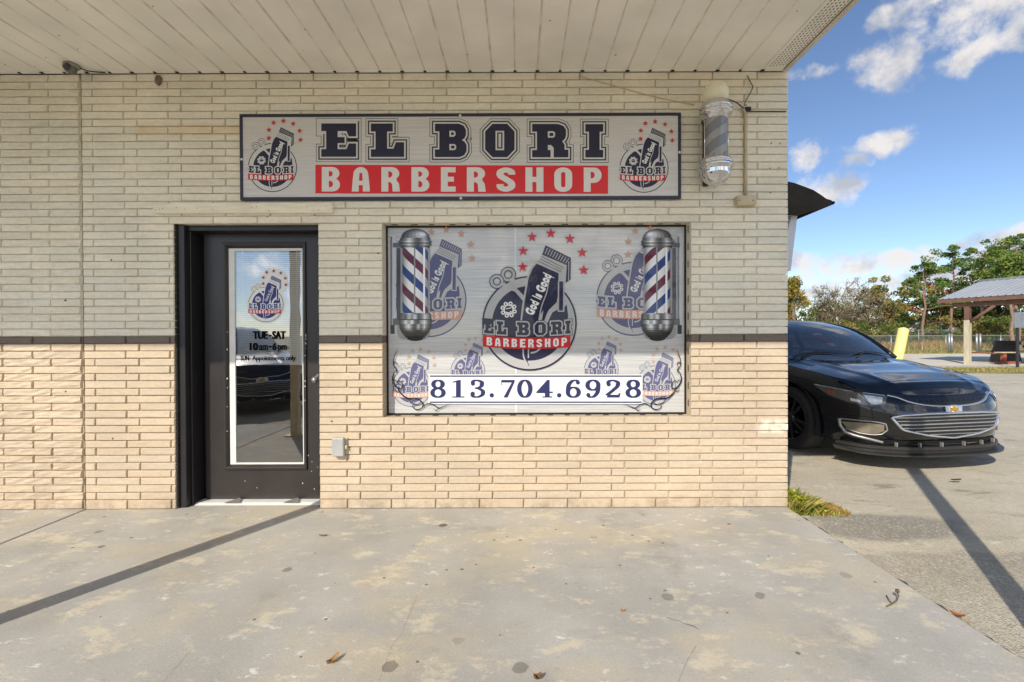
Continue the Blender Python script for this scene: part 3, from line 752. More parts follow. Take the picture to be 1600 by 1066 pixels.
# soffit: long white panels with V grooves
SZ = Z0 + NC * PITCH + .004
RX1 = P(1229, 117, 0).x + .004; RY = -2.28
M_SOF = mat('soffit_vinyl', lin((244, 240, 230)), .5, var=.10, scale=2.2, bump=.0006, bscale=6)
M_GROOVE = mat('soffit_groove_shade', lin((222, 214, 198)), .8, var=.25, scale=9)  # darker tone paints the shade inside the grooves
M_DIRT = mat('dark_gap', lin((48, 42, 34)), .95)
s = MB(); px = [P(u, 117, 0).x for u in (1222, 1191, 1156)]
xs = []; x = px[2]
while x > -7: xs.append(x); x -= .1585
xs = xs[::-1] + [px[1]]
prev = -7.0
for i, x in enumerate(xs):
    gw = .011 if (len(xs) - i) % 2 else .008
    gd = .005 if (len(xs) - i) % 2 else .003
    sag = rb.uniform(-.0012, .0012)
    s.add([(prev, 0, SZ), (x - gw, 0, SZ), (x - gw, RY, SZ + sag), (prev, RY, SZ + sag)], [(0, 1, 2, 3)][::1], 0)
    s.add([(x - gw, 0, SZ), (x, 0, SZ + gd), (x, RY, SZ + gd), (x - gw, RY, SZ + sag)], [(0, 1, 2, 3)], 1)
    s.add([(x, 0, SZ + gd), (x + gw * .4, 0, SZ), (x + gw * .4, RY, SZ), (x, RY, SZ + gd)], [(0, 1, 2, 3)], 0)
    s.box(x - gw * 1.6, x + gw * .8, -.019, -.004, SZ - .0075, SZ - .003, 2)
    prev = x + gw * .4
s.add([(prev, 0, SZ), (px[0], 0, SZ), (px[0], RY, SZ), (prev, RY, SZ)], [(0, 1, 2, 3)], 0)
s.box(-7, px[0], -.018, .0, SZ - .006, SZ + .02, 0)          # channel along the wall
for i in range(46):
    x, y = rb.choice(xs) + rb.uniform(-.012, .05), -rb.random() ** 1.4 * 1.2 - .03; r_ = rb.uniform(.002, .006)
    s.lathe([(0, 0), (r_, 0)], (x, y, SZ - .0022), 7, 2)
s.build('soffit', [M_SOF, M_GROOVE, M_DIRT], bld)
s = MB()
y = -.05
while y > RY + .05:
    for q in range(6):
        x = px[1] + .022 + q * (px[0] - px[1] - .04) / 5
        s.add([(x, y - q * .004, SZ - .0012), (x + .006, y - q * .004, SZ - .0012), (x + .006, y - .014 - q * .004, SZ - .0012), (x, y - .014 - q * .004, SZ - .0012)], [(0, 1, 2, 3)])
    y -= .026
s.build('soffit_vent', mat('vent_slot_dark', lin((110, 102, 86)), .9), bld)
M_FAS = mat('fascia_metal', lin((214, 206, 188)), .45, var=.08, scale=3)
s = MB()
s.rbox(px[0] + .002, RX1, RY - .03, 8.05, SZ - .012, SZ + .34, .004)
s.rbox(-7.2, px[0] + .001, RY - .03, RY - .002, SZ - .03, SZ + .34, .004)
s.box(px[0] + .0, px[0] + .003, RY, 0, SZ - .004, SZ + .002, 1)
s.build('fascia', [M_FAS, M_DIRT], bld)
s = MB(); s.box(-7.2, px[0] + .001, RY, 8.04, SZ + .03, SZ + .33); s.build('roof', mat('roof_gravel', (.3, .29, .27), .95, var=.2, scale=20), bld)
# porch posts carrying the front edge of the roof
M_POST = mat('post_paint', lin((196, 184, 158)), .6, var=.12, scale=5)
tan_az = math.tan(SUN_AZ)
for cx in (-1.50 - 2.05 * tan_az, 2.31 - (2.05 - 1.16) * tan_az):
    p = MB(); p.rbox(cx - .0445, cx + .0445, -2.05 - .0445, -2.05 + .0445, 0, SZ - .012, .006); p.box(cx - .1, cx + .1, -2.15, -1.95, .002, .012); p.build('porch_post', M_POST, bld)

# ------------------------------------------------ doorway
M_BLACK = mat('black_door_paint', lin((52, 47, 45)), .34, var=.12, scale=6, rvar=.08)
M_FRAME = mat('black_frame_paint', lin((36, 34, 35)), .38, var=.15, scale=6, bump=.0008, bscale=20)
M_WPAINT = mat('white_trim_paint', lin((226, 224, 216)), .5, var=.06, scale=9)
M_ALU = mat('brushed_metal', lin((170, 170, 168)), .35, metal=.8, var=.1, scale=30)
M_CAULK = mat('black_caulk', lin((32, 29, 26)), .7, var=.3, scale=40)
YL = .165
lx0, lx1 = P(321, 600, YL).x, DX1 - .012
LZ1 = P(400, 357, YL).z; LZ0 = P(400, 779.5, YL).z
f = MB()
for a, b_, y0, y1 in ((DX0 + .004, DX0 + .058, .028, .22), (DX0 + .058, DX0 + .072, .075, .22), (DX0 + .072, lx0 + .03, .205, .24)):
    f.rbox(a, b_, y0, y1, .001, DZ - .004, .004)
f.rbox(DX1 - .055, DX1 - .004, .125, .22, .001, DZ - .004, .004)
f.rbox(DX0 + .058, DX1 - .001, .06, .22, DZ - .04, DZ - .004, .003)
f.build('door_frame', M_FRAME, bld)
f = MB()                                       # bead of caulk against the bricks
k = 0; z = .01
while z < DZ - .02:
    f.rbox(DX0 - .004 - rb.random() * .003, DX0 + .012, .012, .03 + rb.random() * .006, z, z + .045, .003); z += .0495
f.build('caulk_bead', M_CAULK, bld)

door = MB()
gx0, gx1 = P(350, 600, YL).x, P(480, 600, YL).x; gz0, gz1 = P(415, 734, YL).z, P(415, 379, YL).z
ix0, ix1 = P(358, 600, YL).x, P(473.5, 600, YL).x; iz0, iz1 = P(415, 726, YL).z, P(415, 388, YL).z
for a, b_, c, d in ((lx0, gx0, LZ0, LZ1), (gx1, lx1, LZ0, LZ1), (gx0, gx1, LZ0, gz0), (gx0, gx1, gz1, LZ1)):
    door.box(a, b_, YL, YL + .044, c, d)
dleaf = door.build('door', M_BLACK, bld)
f = MB()                                       # moulded frame round the glass
def mould(x0, x1, z0, z1, xi0, xi1, zi0, zi1, y0, y1, mb, mi=0):
    o = [(x0, z0), (x1, z0), (x1, z1), (x0, z1)]; n = [(xi0, zi0), (xi1, zi0), (xi1, zi1), (xi0, zi1)]
    prof = [(0, YL + .002), (.12, y0), (.45, y0 - .002), (.62, y0 + .004), (1.0, y1)]
    rows = [[Vector((a[0] + (b_[0] - a[0]) * t, yy, a[1] + (b_[1] - a[1]) * t)) for a, b_ in zip(o, n)] for t, yy in prof]
    mb.grid(rows, mi, smooth=False, closed=True)
mould(gx0, gx1, gz0, gz1, ix0, ix1, iz0, iz1, YL - .014, YL + .012, f)
f.build('glass_frame', M_BLACK, dleaf)
f = MB()
f.box(ix0 + .001, P(367, 600, YL).x, YL + .006, YL + .016, iz0, iz1); f.box(P(367, 600, YL).x, ix1, YL + .006, YL + .016, iz0, iz0 + .012); f.box(ix1 - .006, ix1, YL + .006, YL + .016, iz0 + .012, iz1)
f.box(P(367, 600, YL).x, ix1 - .006, YL + .006, YL + .016, iz1 - .018, iz1)
f.build('glazing_bead', M_WPAINT, dleaf)

def pane_mat(name, tint, refl, rough=.0):
    m, N, L, b = nodes_of(name); N.remove(b); out = [n for n in N if n.type == 'OUTPUT_MATERIAL'][0]
    tr = N.new('ShaderNodeBsdfTransparent'); tr.inputs[0].default_value = (*tint, 1)
    gl = N.new('ShaderNodeBsdfGlossy'); gl.inputs['Roughness'].default_value = rough
    fr = N.new('ShaderNodeLayerWeight'); fr.inputs[0].default_value = .35
    mr = N.new('ShaderNodeMapRange'); L.new(fr.outputs['Fresnel'], mr.inputs[0]); mr.inputs['To Min'].default_value = refl; mr.inputs['To Max'].default_value = 1
    tc = N.new('ShaderNodeTexCoord'); nz = N.new('ShaderNodeTexNoise'); nz.inputs['Scale'].default_value = 3.5; L.new(tc.outputs['Object'], nz.inputs[0])
    bp = N.new('ShaderNodeBump'); bp.inputs['Distance'].default_value = .0008; L.new(nz.outputs['Fac'], bp.inputs['Height']); L.new(bp.outputs[0], gl.inputs['Normal'])
    mx = N.new('ShaderNodeMixShader'); L.new(mr.outputs[0], mx.inputs[0]); L.new(tr.outputs[0], mx.inputs[1]); L.new(gl.outputs[0], mx.inputs[2]); L.new(mx.outputs[0], out.inputs[0])
    return m
M_PANE = pane_mat('door_pane', (.98, .99, .99), .32)
gx = P(367, 600, YL).x
f = MB(); f.add([(gx, YL + .0125, iz0 + .012), (ix1 - .006, YL + .0125, iz0 + .012), (ix1 - .006, YL + .0125, iz1 - .018), (gx, YL + .0125, iz1 - .018)], [(0, 1, 2, 3)]); f.build('door_glass', M_PANE, dleaf)
M_BLIND = mat('blind_slats', lin((246, 247, 246)), .5, var=.04)
def _translucent(m, f):
    N, L = m.node_tree.nodes, m.node_tree.links; b = N['Principled BSDF']; o = [n for n in N if n.type == 'OUTPUT_MATERIAL'][0]
    t = N.new('ShaderNodeBsdfTranslucent'); t.inputs[0].default_value = (.9, .92, .92, 1); x = N.new('ShaderNodeMixShader'); x.inputs[0].default_value = f
    L.new(b.outputs[0], x.inputs[1]); L.new(t.outputs[0], x.inputs[2]); L.new(x.outputs[0], o.inputs[0])
_translucent(M_BLIND, .4)
f = MB(); zb = P(415, 570, YL).z; z = zb + .012; yb = YL + .030
f.box(gx + .004, ix1 - .01, yb - .006, yb + .008, zb - .004, zb + .008)
while z < iz1 - .02:
    f.add([(gx + .003, yb - .005, z - .0065), (ix1 - .009, yb - .005, z - .0065), (ix1 - .009, yb + .003, z + .0075), (gx + .003, yb + .003, z + .0075)], [(0, 1, 2, 3)]); z += .0152
for u in (378, 463):
    x = P(u, 560, YL).x; f.box(x - .003, x + .003, yb - .010, yb - .0085, zb, iz1 - .02)
f.build('window_blind', M_BLIND, dleaf)
M_INK = mat('printed_vinyl', (1, 1, 1), .42, var=.03, scale=12, ink=True)
a = Art(lambda u, v: P(u, v, YL + .0118))
BLUE = lin((34, 42, 120)); PAPER = lin((232, 230, 226))
c0 = (415.5, 476)
a.poly(ell(*c0, 29.5, 29.5, 48), PAPER)
for st in ((388, 188), (385, 300), (450, 92), (580, 67), (712, 105), (797, 200), (808, 322)):
    a.star(c0[0] + (st[0] - 432) / 328 * 28, c0[1] + (st[1] - 690) / 328 * 28, 6.2, PAPER); a.k -= 1
a.k += 1
K = lambda u, v: (c0[0] + (u - 432) / 328 * 28, c0[1] + (v - 690) / 328 * 28)
a.poly([K(350, 430), K(350, 250), K(410, 60), K(590, 20), (K(760, 80)), K(840, 220), K(800, 400), K(700, 520)], PAPER)
a.poly([K(150, 430), K(150, 360), K(230, 290), K(330, 290), K(400, 420), K(300, 520)], PAPER)
logo(a, *c0, 27.5, dict(navy=BLUE, line=lin((120, 112, 90)), lite=PAPER, star=lin((170, 36, 48)), red=lin((204, 30, 44))))
a.build('emblem_decal', M_INK, dleaf)
TXT = lin((14, 14, 16))
M_LET = mat('cut_vinyl_letters', (1, 1, 1), .8, var=.03, scale=12, ink=True, spec=.08)
for words in ((('TUE', 395, 517.5, 418.5, 530, 1), ('-', 420.5, 523.2, 424.5, 525.8, 0), ('SAT', 425.2, 517.3, 446.6, 530, 1)),
              (('10', 390, 535.8, 403.6, 547.6, .8), ('am', 404.9, 539.2, 418.6, 547.8, .45), ('-', 420.3, 540.6, 424.6, 543.2, 0), ('6', 425.4, 535.8, 432.4, 547.6, .55), ('pm', 434.4, 539.2, 448, 550.2, .45)),
              (('SUN-', 375.9, 556.2, 391.5, 563.6, .4), ('Appointments', 394, 556.2, 444.5, 565.4, .35), ('only', 447, 556, 462.1, 565.4, .35))):
    a = Art(lambda u, v: P(u, v, YL + .0118))
    for wd_, x0, y0, x1, y1, o in words: a.text(wd_, x0 + o * .5, y0, x1 - o * .5, y1, TXT, .03 if o > .5 else .014, over=((o * .7, 0), (-o * .7, 0)) if o else ())
    a.build('opening_hours', M_LET, dleaf)
f = MB(); c = P(491, 594, YL - .002)
f.lathe([(.0, -.012), (.015, -.012), (.017, -.004), (.024, -.003), (.024, .003)], c, 20, axis='Y'); f.box(c.x - .002, c.x + .002, c.y - .0145, c.y - .012, c.z - .008, c.z + .006)
f.add([(c.x + .004, c.y, c.z + .012), (c.x + .034, c.y, c.z + .03), (c.x + .03, c.y - .004, c.z + .05), (c.x, c.y - .004, c.z + .02)], [(0, 1, 2, 3)])
f.build('lock_cylinder', M_ALU, dleaf)
f = MB()                                       # chipped paint along the glass edge
for i in range(26):
    u, v = rb.choice([(476.5, rb.uniform(520, 640)), (355, rb.uniform(500, 700)), (rb.uniform(480, 496), rb.uniform(535, 780)), (rb.uniform(330, 495), rb.uniform(735, 775)), (478, rb.uniform(515, 545))])
    q = P(u, v, YL - .0165 if u < 480 and v < 735 else YL - .0006); r_ = rb.uniform(.0015, .0055)
    pts = [(q.x + r_ * rb.uniform(.4, 1) * math.cos(t * 1.05), q.y, q.z + r_ * rb.uniform(.5, 2.0) * math.sin(t * 1.05)) for t in range(6)]
    f.add(pts, [tuple(range(6))])
tag(f.build('chipped_paint', M_WPAINT, dleaf), kind='stuff')
f = MB()
f.prism([(lx0 - .03, .07, .001), (lx0 - .03, .19, .001), (lx0 - .03, .19, LZ0 - .004), (lx0 - .03, .10, .012)], (1, 0, 0), DX1 - .006 - lx0 + .03)
for u in (364, 456):
    q = P(u, 785, .09); f.add([(q.x - .065, .082, .0165), (q.x + .06, .082, .0155), (q.x + .015, .15, .03)], [(0, 1, 2)], 1)  # grey triangles paint the shadow shapes on the white threshold
f.build('threshold', [M_WPAINT, mat('threshold_shadow', lin((128, 122, 116)), .6)], bld)

# ------------------------------------------------ picture window
YW = .10
def film_mat():
    m, N, L, b = nodes_of('window_film')
    tc = N.new('ShaderNodeTexCoord')
    mp = N.new('ShaderNodeMapping'); mp.inputs['Scale'].default_value = (1.2, 1, 85); L.new(tc.outputs['Object'], mp.inputs[0])
    n = N.new('ShaderNodeTexNoise'); n.inputs['Scale'].default_value = 2.2; n.inputs['Detail'].default_value = 7; n.inputs['Roughness'].default_value = .7; L.new(mp.outputs[0], n.inputs['Vector'])
    r = N.new('ShaderNodeValToRGB'); L.new(n.outputs['Fac'], r.inputs[0])
    r.color_ramp.elements[0].position = .3; r.color_ramp.elements[0].color = (*lin((164, 163, 161)), 1); r.color_ramp.elements[1].position = .68; r.color_ramp.elements[1].color = (*lin((212, 211, 207)), 1)
    L.new(r.outputs[0], b.inputs['Base Color']); b.inputs['Roughness'].default_value = .45
    b.inputs['Coat Weight'].default_value = 1; b.inputs['Coat Roughness'].default_value = .02; b.inputs['Coat IOR'].default_value = 1.55
    return m
M_FILM = film_mat()
M_INKC = mat('window_ink', (1, 1, 1), .5, var=.02, scale=12, ink=True, coat=.5, spec=.3)
f = MB()
f.rbox(WX0 - .02, WX1 + .02, YW - .004, YW + .06, WZ0 - .01, WZ0 + .010, .002); f.rbox(WX0 - .02, WX1 + .02, YW - .004, YW + .06, WZ1 - .014, WZ1 + .01, .002)
f.rbox(WX0 - .01, WX0 + .014, YW - .0035, YW + .06, WZ0 + .0, WZ1 - .0, .002); f.rbox(WX1 - .014, WX1 + .01, YW - .0035, YW + .06, WZ0, WZ1, .002)
win = f.build('shop_window', mat('black_gasket', lin((24, 23, 26)), .5), bld)
f = MB(); f.box(WX0 + .013, WX1 - .013, YW, YW + .006, WZ0 + .009, WZ1 - .013); f.build('window_film', M_FILM, win)
f = MB(); x = P(805, 500, YW).x; f.box(x - .003, x + .009, YW - .0009, YW, WZ0 + .01, WZ1 - .014); f.build('film_seam', mat('film_seam_clear', lin((214, 213, 210)), .3, coat=1), win)
for i in range(16):  # small dark dashes along the window edge
    x = WX0 + .05 + i * .137 + rb.uniform(-.01, .01)
    f = MB(); f.box(x, x + rb.uniform(.03, .05), .055, .062, WZ1 - .0045, WZ1 - .0005); f.build('edge_dash', M_CAULK, win)
    f = MB(); f.box(x + .02, x + .02 + rb.uniform(.03, .045), .045, .055, WZ0 + .0003, WZ0 + .003); f.build('edge_dash', M_CAULK, win)
for i in range(11):
    z = WZ0 + .06 + i * .125; f = MB(); f.box(WX1 - .004, WX1 - .0006, .05, .058, z, z + .05); f.build('edge_dash', M_CAULK, win)
# sloped sill of bricks
a = Art(lambda u, v: P(u, v, YW - .0002))
MIX = lin((188, 187, 184))
def printed_pole(a, cx, sgn):
    """barber pole printed on the film; sgn: side of the wall bracket"""
    def bands(hw, y0, y1, vals, taper=None, tint=(1, 1, 1)):
        m_ = 26; L_ = len(vals) - 1
        vals = [(lambda q: vals[int(q)] + (vals[min(L_, int(q) + 1)] - vals[int(q)]) * (q - int(q)))(L_ * i / (m_ - 1)) for i in range(m_)]
        n = m_
        for i, v in enumerate(vals):
            x0, x1 = -hw + 2 * hw * i / n, -hw + 2 * hw * (i + 1) / n
            top = [(cx + x0 * (taper or 1), y0), (cx + x1 * (taper or 1), y0)]
            c = lin(tuple(min(255, 255 * v * t) for t in tint)); a.poly([top[0], top[1], (cx + x1, y1), (cx + x0, y1)], c, up=False)
        a.k += 1
    CH = [.22, .38, .62, .86, .66, .4, .3, .48, .72, .5, .26]
    soft = lin((150, 150, 152))
    a.poly(rrect(cx - 25 + 3 * sgn, 372, cx + 26 + 3 * sgn, 530, 10), soft)
    # bracket
    bx = cx + sgn * 35
    a.poly([(bx - 5, 368), (bx + 5, 366), (bx + 5, 524), (bx - 5, 524)], lin((196, 198, 202))); a.poly([(bx - 4, 370), (bx - 1, 370), (bx - 1, 522), (bx - 4, 522)], lin((110, 112, 118)))
    a.poly([(bx - 4, 508), (bx + 3, 508), (bx + 3, 522), (bx - 4, 522)], lin((28, 28, 30)))
    for y0, y1 in ((378, 387), (496, 508)): a.poly([(cx, y0), (bx, y0 + 2), (bx, y1), (cx, y1)], lin((92, 94, 100)))
    a.poly([(bx - sgn * 9 - 3, 388), (bx - sgn * 9 + 3, 388), (bx - sgn * 9 + 3, 500), (bx - sgn * 9 - 3, 500)], lin((66, 70, 78)))
    # dome
    for i, v in enumerate((.24, .36, .50, .62, .78, .9)):
        k = 1 - i * .16; a.ell(cx + sgn * -3 * i * .7, 371 - i * .9, 22 * k, 13 * k, lin((255 * v, 255 * v, 262 * v if v < .9 else 255)), 28)
    bands(23.5, 372, 377, CH); bands(25.5, 376.5, 379.5, [v * 1.15 for v in CH]); bands(24.5, 379, 382, [v * .7 for v in CH]); bands(25.5, 381.5, 384, [v * 1.1 for v in CH]); bands(22.5, 383.5, 388, [v * .75 for v in CH])
    # glass tube: white with blue and red bands, grey towards its edges
    hw, y0, y1 = 20.0, 387, 491
    bands(hw, y0, y1, (.55, .78, .9, .93, .93, .92, .9, .86, .74, .56))
    for i in range(-2, 6):
        col = lin((26, 58, 124)) if i % 2 else lin((98, 22, 52))
        yt = y0 - 6 + i * 29.5; dy = -52 * sgn; h = 15
        L_, Rt = (cx - hw, yt), (cx + hw, yt + (44 if sgn < 0 else -44) + (0 if sgn < 0 else 0))
        seg = []
        for s_ in range(15):
            t = s_ / 14; x = cx - hw * math.cos(math.pi * t); yy = L_[1] + (Rt[1] - L_[1]) * (.5 - .5 * math.cos(math.pi * t)) * .5 + (Rt[1] - L_[1]) * t * .5 + (22 if sgn > 0 else 0)
            seg.append((x, yy))
        A = [(x, min(max(y, y0), y1)) for x, y in seg]; B = [(x, min(max(y + h, y0), y1)) for x, y in seg]
        if any(abs(p[1] - q[1]) > .3 for p, q in zip(A, B)): a.quadstrip(A, B, col, up=False)
    a.k += 1
    for off, w_, v in ((-.1, 2.2, .55), (.62, 3, .96)):
        a.poly([(cx + off * hw, y0), (cx + off * hw + w_, y0), (cx + off * hw + w_, y1), (cx + off * hw, y1)], lin((255 * v, 255 * v, 255 * v)))
    bands(24, 489.5, 492, CH); bands(25.5, 491.5, 499, [.2, .45, .35, .8, .55, .9, .3, .45, .85, .6, .3]); bands(26, 499, 500.5, [.15] * 11); bands(25.5, 500.5, 507, [.25, .5, .9, .6, .95, .4, .3, .7, .9, .5, .22])
    for i in range(8): bands(25 - i * i * .26, 506.5 + i * 3, 509.6 + i * 3, [(.95, 1.0, .8, .5, .2, .14, .1, .08)[i] * q for q in ([.2, .3, .75, .95, .5, .25, .8, .4, .85, .4, .2] if i < 3 else CH)], None)
    a.poly([(cx - 12, 529.5)] + [(cx + 12 * math.cos(t), 529 + 4 * math.sin(t)) for t in [math.pi * (1 - q / 8) for q in range(9)]][1:] + [(cx + 12, 529.5)], lin((22, 22, 24)))
for cx_, cy_, r_, f_ in ((671, 469, 58, .55), (989.5, 467, 58, .55), (731, 580, 27, .66), (939.5, 578, 27, .66), (643, 605, 31, .66), (1025, 602, 31, .66)):
    a = Art(lambda u, v: P(u, v, YW - .0002)); logo(a, cx_, cy_, r_, fade=f_, paper=MIX); a.build('faded_emblem', M_INKC, win)
k = a.k; a = Art(lambda u, v: P(u, v, YW - .0002)); a.k = k
printed_pole(a, 649, -1); a.build('printed_barber_pole', M_INKC, win); a = Art(lambda u, v: P(u, v, YW - .0002)); a.k = k; printed_pole(a, 1027, 1); a.build('printed_barber_pole', M_INKC, win)
k = a.k; a = Art(lambda u, v: P(u, v, YW - .0002)); a.k = k
logo(a, 827.3, 505.4, 73.9, paper=MIX); a.build('main_emblem', M_INKC, win)
k = a.k; a = Art(lambda u, v: P(u, v, YW - .0002)); a.k = k
BAND = lin((226, 224, 220)); PNAVY = lin((38, 44, 92))
a.poly([(670, 585), (1003.5, 585), (1003.5, 631), (670, 631)], BAND)
a.poly([(672, 586.6), (1002, 586.6), (1002, 588.8), (672, 588.8)], PNAVY); a.poly([(672, 627.2), (1002, 627.2), (1002, 629.4), (672, 629.4)], PNAVY)
ph = [('8', 672.6, 697), ('1', 704, 729), ('3', 734.5, 758), ('.', 765, 772), ('7', 781.5, 805), ('0', 808, 832), ('4', 837.5, 864), ('.', 870, 877), ('6', 883.5, 907.5), ('9', 914, 938), ('2', 945.5, 969.5), ('8', 976.5, 1001)]
for g_, c_ in ((4.2, WHITE), (0, PNAVY)):
    for ch, x0, x1 in ph: figure(a, ch, x0, 593.5, x1, 621, c_, g_)
a.build('phone_number', M_INKC, win)
k = a.k; a = Art(lambda u, v: P(u, v, YW - .0002)); a.k = k
def flourish(mir):
    X_ = lambda u, v: ((590 + u / 3.33) if not mir else (1678 - (590 + u / 3.33)), 340 + v / 3.33)
    S_ = lambda pts, ws: a.stroke([X_(*p) for p in pts], [q / 3.33 * .66 for q in ws], INKBLACK, smooth=6, up=False)
    S_([(106, 683), (90, 725), (84, 765), (100, 790), (98, 808)], [2, 7, 6, 9, 3]); S_([(84, 765), (92, 752), (104, 762), (96, 778)], [3, 6, 5, 2])
    S_([(100, 790), (84, 820), (82, 850), (100, 880), (124, 890), (132, 868), (114, 848), (98, 858)], [3, 9, 10, 11, 8, 7, 6, 2])
    S_([(82, 850), (94, 845), (108, 858)], [2, 6, 2]); S_([(104, 884), (124, 915), (160, 940), (205, 940), (236, 965), (232, 990), (204, 998), (184, 982), (196, 962)], [3, 10, 11, 8, 10, 9, 8, 6, 2])
    S_([(160, 940), (176, 962), (206, 972), (226, 960), (220, 944)], [2, 7, 7, 6, 2]); S_([(236, 985), (264, 968), (292, 972), (320, 990), (350, 980), (382, 968)], [3, 9, 7, 8, 5, 1]); S_([(320, 990), (306, 1003), (292, 994)], [4, 6, 2])
    S_([(112, 900), (100, 905), (90, 885)], [4, 6, 1])
flourish(False); a.build('corner_flourish', M_INKC, win); k = a.k; a = Art(lambda u, v: P(u, v, YW - .0002)); a.k = k
flourish(True); a.build('corner_flourish', M_INKC, win)
w = MB(); w.box(WX0 - .05, WX1 + .05, YW + .0601, YW + .075, WZ0 - .05, WZ1 + .05); w.build('window_backing', mat('dark_interior', (.03, .03, .032), .9), win)
# nailed board over the door
f = MB(); A_, B_ = P(240, 318, -.02), P(520, 333, -.02)
f.rbox(A_.x, B_.x, -.030, .003, B_.z, A_.z, .004)
for u in (243, 249, 254, 276, 288, 308, 332, 393, 401, 420, 480, 490, 498, 510, 514, 519):
    q = P(u, rb.uniform(322, 330), -.0306); f.lathe([(0, 0), (.0028, 0)], (q.x, q.y, q.z), 8, 1, axis='Y')
f.build('header_board', [mat('board_paint', lin((238, 228, 204)), .7, var=.1, scale=7, stretch=(1, 1, 6), bump=.001), M_DIRT], bld)
# ---------------------------------------------------------------- things fixed to the wall
M_CHROME = mat('polished_chrome', lin((214, 214, 216)), .07, metal=1.0, var=.04)
YS = -.018
sc0 = P(719, 244, 0)
sign = thing('shop_sign', 'long brushed silver shop sign with navy block letters and red banner above the window', 'sign', (sc0.x, 0, P(719, 312, 0).z))
def sign_mat():
    m, N, L, b = nodes_of('brushed_sign_panel')
    tc = N.new('ShaderNodeTexCoord'); mp = N.new('ShaderNodeMapping'); mp.inputs['Scale'].default_value = (.9, 1, 110); L.new(tc.outputs['Object'], mp.inputs[0])
    n = N.new('ShaderNodeTexNoise'); n.inputs['Scale'].default_value = 2; n.inputs['Detail'].default_value = 8; n.inputs['Roughness'].default_value = .75; L.new(mp.outputs[0], n.inputs['Vector'])
    r = N.new('ShaderNodeValToRGB'); L.new(n.outputs['Fac'], r.inputs[0])
    r.color_ramp.elements[0].position = .3; r.color_ramp.elements[0].color = (*lin((186, 180, 173)), 1); r.color_ramp.elements[1].position = .7; r.color_ramp.elements[1].color = (*lin((230, 225, 218)), 1)
    L.new(r.outputs[0], b.inputs['Base Color']); b.inputs['Roughness'].default_value = .38; b.inputs['Metallic'].default_value = .08
    return m
sx0, sx1 = P(375, 244, YS).x, P(1064, 244, YS).x; sz0, sz1 = P(719, 312, YS).z, P(719, 177.5, YS).z
f = MB(); f.rbox(sx0 + .006, sx1 - .006, YS, -.003, sz0 + .006, sz1 - .006, .001); f.build('sign_panel', sign_mat(), sign)
M_SFR = mat('navy_frame_paint', lin((40, 40, 64)), .4, var=.08)
f = MB(); fw = .021
f.rbox(sx0, sx1, YS - .006, -.001, sz0, sz0 + fw, .003); f.rbox(sx0, sx1, YS - .006, -.001, sz1 - fw, sz1, .003)
f.rbox(sx0, sx0 + fw, YS - .0055, -.001, sz0 + fw, sz1 - fw, .003); f.rbox(sx1 - fw, sx1, YS - .0055, -.001, sz0 + fw, sz1 - fw, .003)
f.build('frame', M_SFR, sign)
for u, v in ((719, 180.5), (720, 310), (377.3, 249), (1062, 238)):
    f = MB(); q = P(u, v, YS - .006); f.lathe([(0, -.004), (.006, -.003), (.009, 0), (.009, .002)], q, 14, axis='Y'); f.build('screw', M_WPAINT, sign)
a = Art(lambda u, v: P(u, v, YS - .0002))
SB = lin((210, 206, 200)); LB_ = lin((172, 168, 162)); BLK = lin((30, 28, 34))
for ch, x0, x1 in (('E', 502, 556.5), ('L', 579.5, 631.5), ('B', 679.5, 729), ('O', 758, 804), ('R', 831.5, 888), ('I', 914.5, 942.5)):
    t_ = lambda p: p
    dy = (x0 - 500) / 450 * 1.3
    block(a, ch, x0, 193 + dy, x1, 245.2 + dy, [(8.2, BLK), (7.4, SB), (5.2, LB_), (4.4, BLK), (2.5, SB), (0, lin((25, 25, 52)))])
a.build('name_lettering', M_INK, sign)
k = a.k; a = Art(lambda u, v: P(u, v, YS - .0002)); a.k = k
a.poly([(493, 257.8), (950, 259.2), (950, 303), (493, 302.4)], lin((222, 26, 30)))
for ch, x0, x1 in (('B', 503, 531.5), ('A', 549.8, 578), ('R', 596, 624), ('B', 643, 671), ('E', 689, 712), ('R', 729.5, 758), ('S', 776, 805), ('H', 821, 849), ('O', 866, 894), ('P', 912, 940)):
    heavy(a, ch, x0, 261.2 + (x0 - 500) / 450, x1, 299.4 + (x0 - 500) / 450 * .8, lin((226, 222, 214)))
a.build('red_banner', M_INK, sign)
for cx, cy in ((425.7, 262), (1006.3, 263)):
    k = a.k; a = Art(lambda u, v: P(u, v, YS - .0002)); a.k = 1
    logo(a, cx, cy, 38.3, dict(lite=SB), paper=SB); a.build('emblem', M_INK, sign)

# barber pole
yb = -.14
pc = P(1118, 215, yb); S_ = 720 / (yb - CAM.y)
def pz(v): return P(1118, v, yb).z
pole = thing('barber_pole', 'chrome wall barber pole with faded grey spiral and white globe lamp', 'barber pole', (pc.x, 0, pz(290)))
X0 = pc.x
gl = MB(); rg = .0835; zc = pz(147)
gl.lathe([(rg * math.sin(t), rg * math.cos(t)) for t in [math.pi * .999 * i / 20 + .0005 for i in range(18)]], (X0, yb, zc), 32)
gl.build('globe', mat('frosted_globe', lin((236, 228, 200)), .35, var=.05, scale=6), pole)
def prof(pts): return [(r / S_, pz(v)) for r, v in pts]
ch = MB()
ch.lathe(prof([(10, 160), (15, 160.5), (20, 162), (22, 165), (21, 167), (23.5, 168), (25, 171), (24, 174), (22, 174.5), (24.5, 176), (24.5, 179), (22, 181), (19, 183), (17.5, 184), (17.5, 188), (10, 188)]), (X0, yb, 0), 40)
ch.build('top_collar', M_CHROME, pole)
ch = MB()
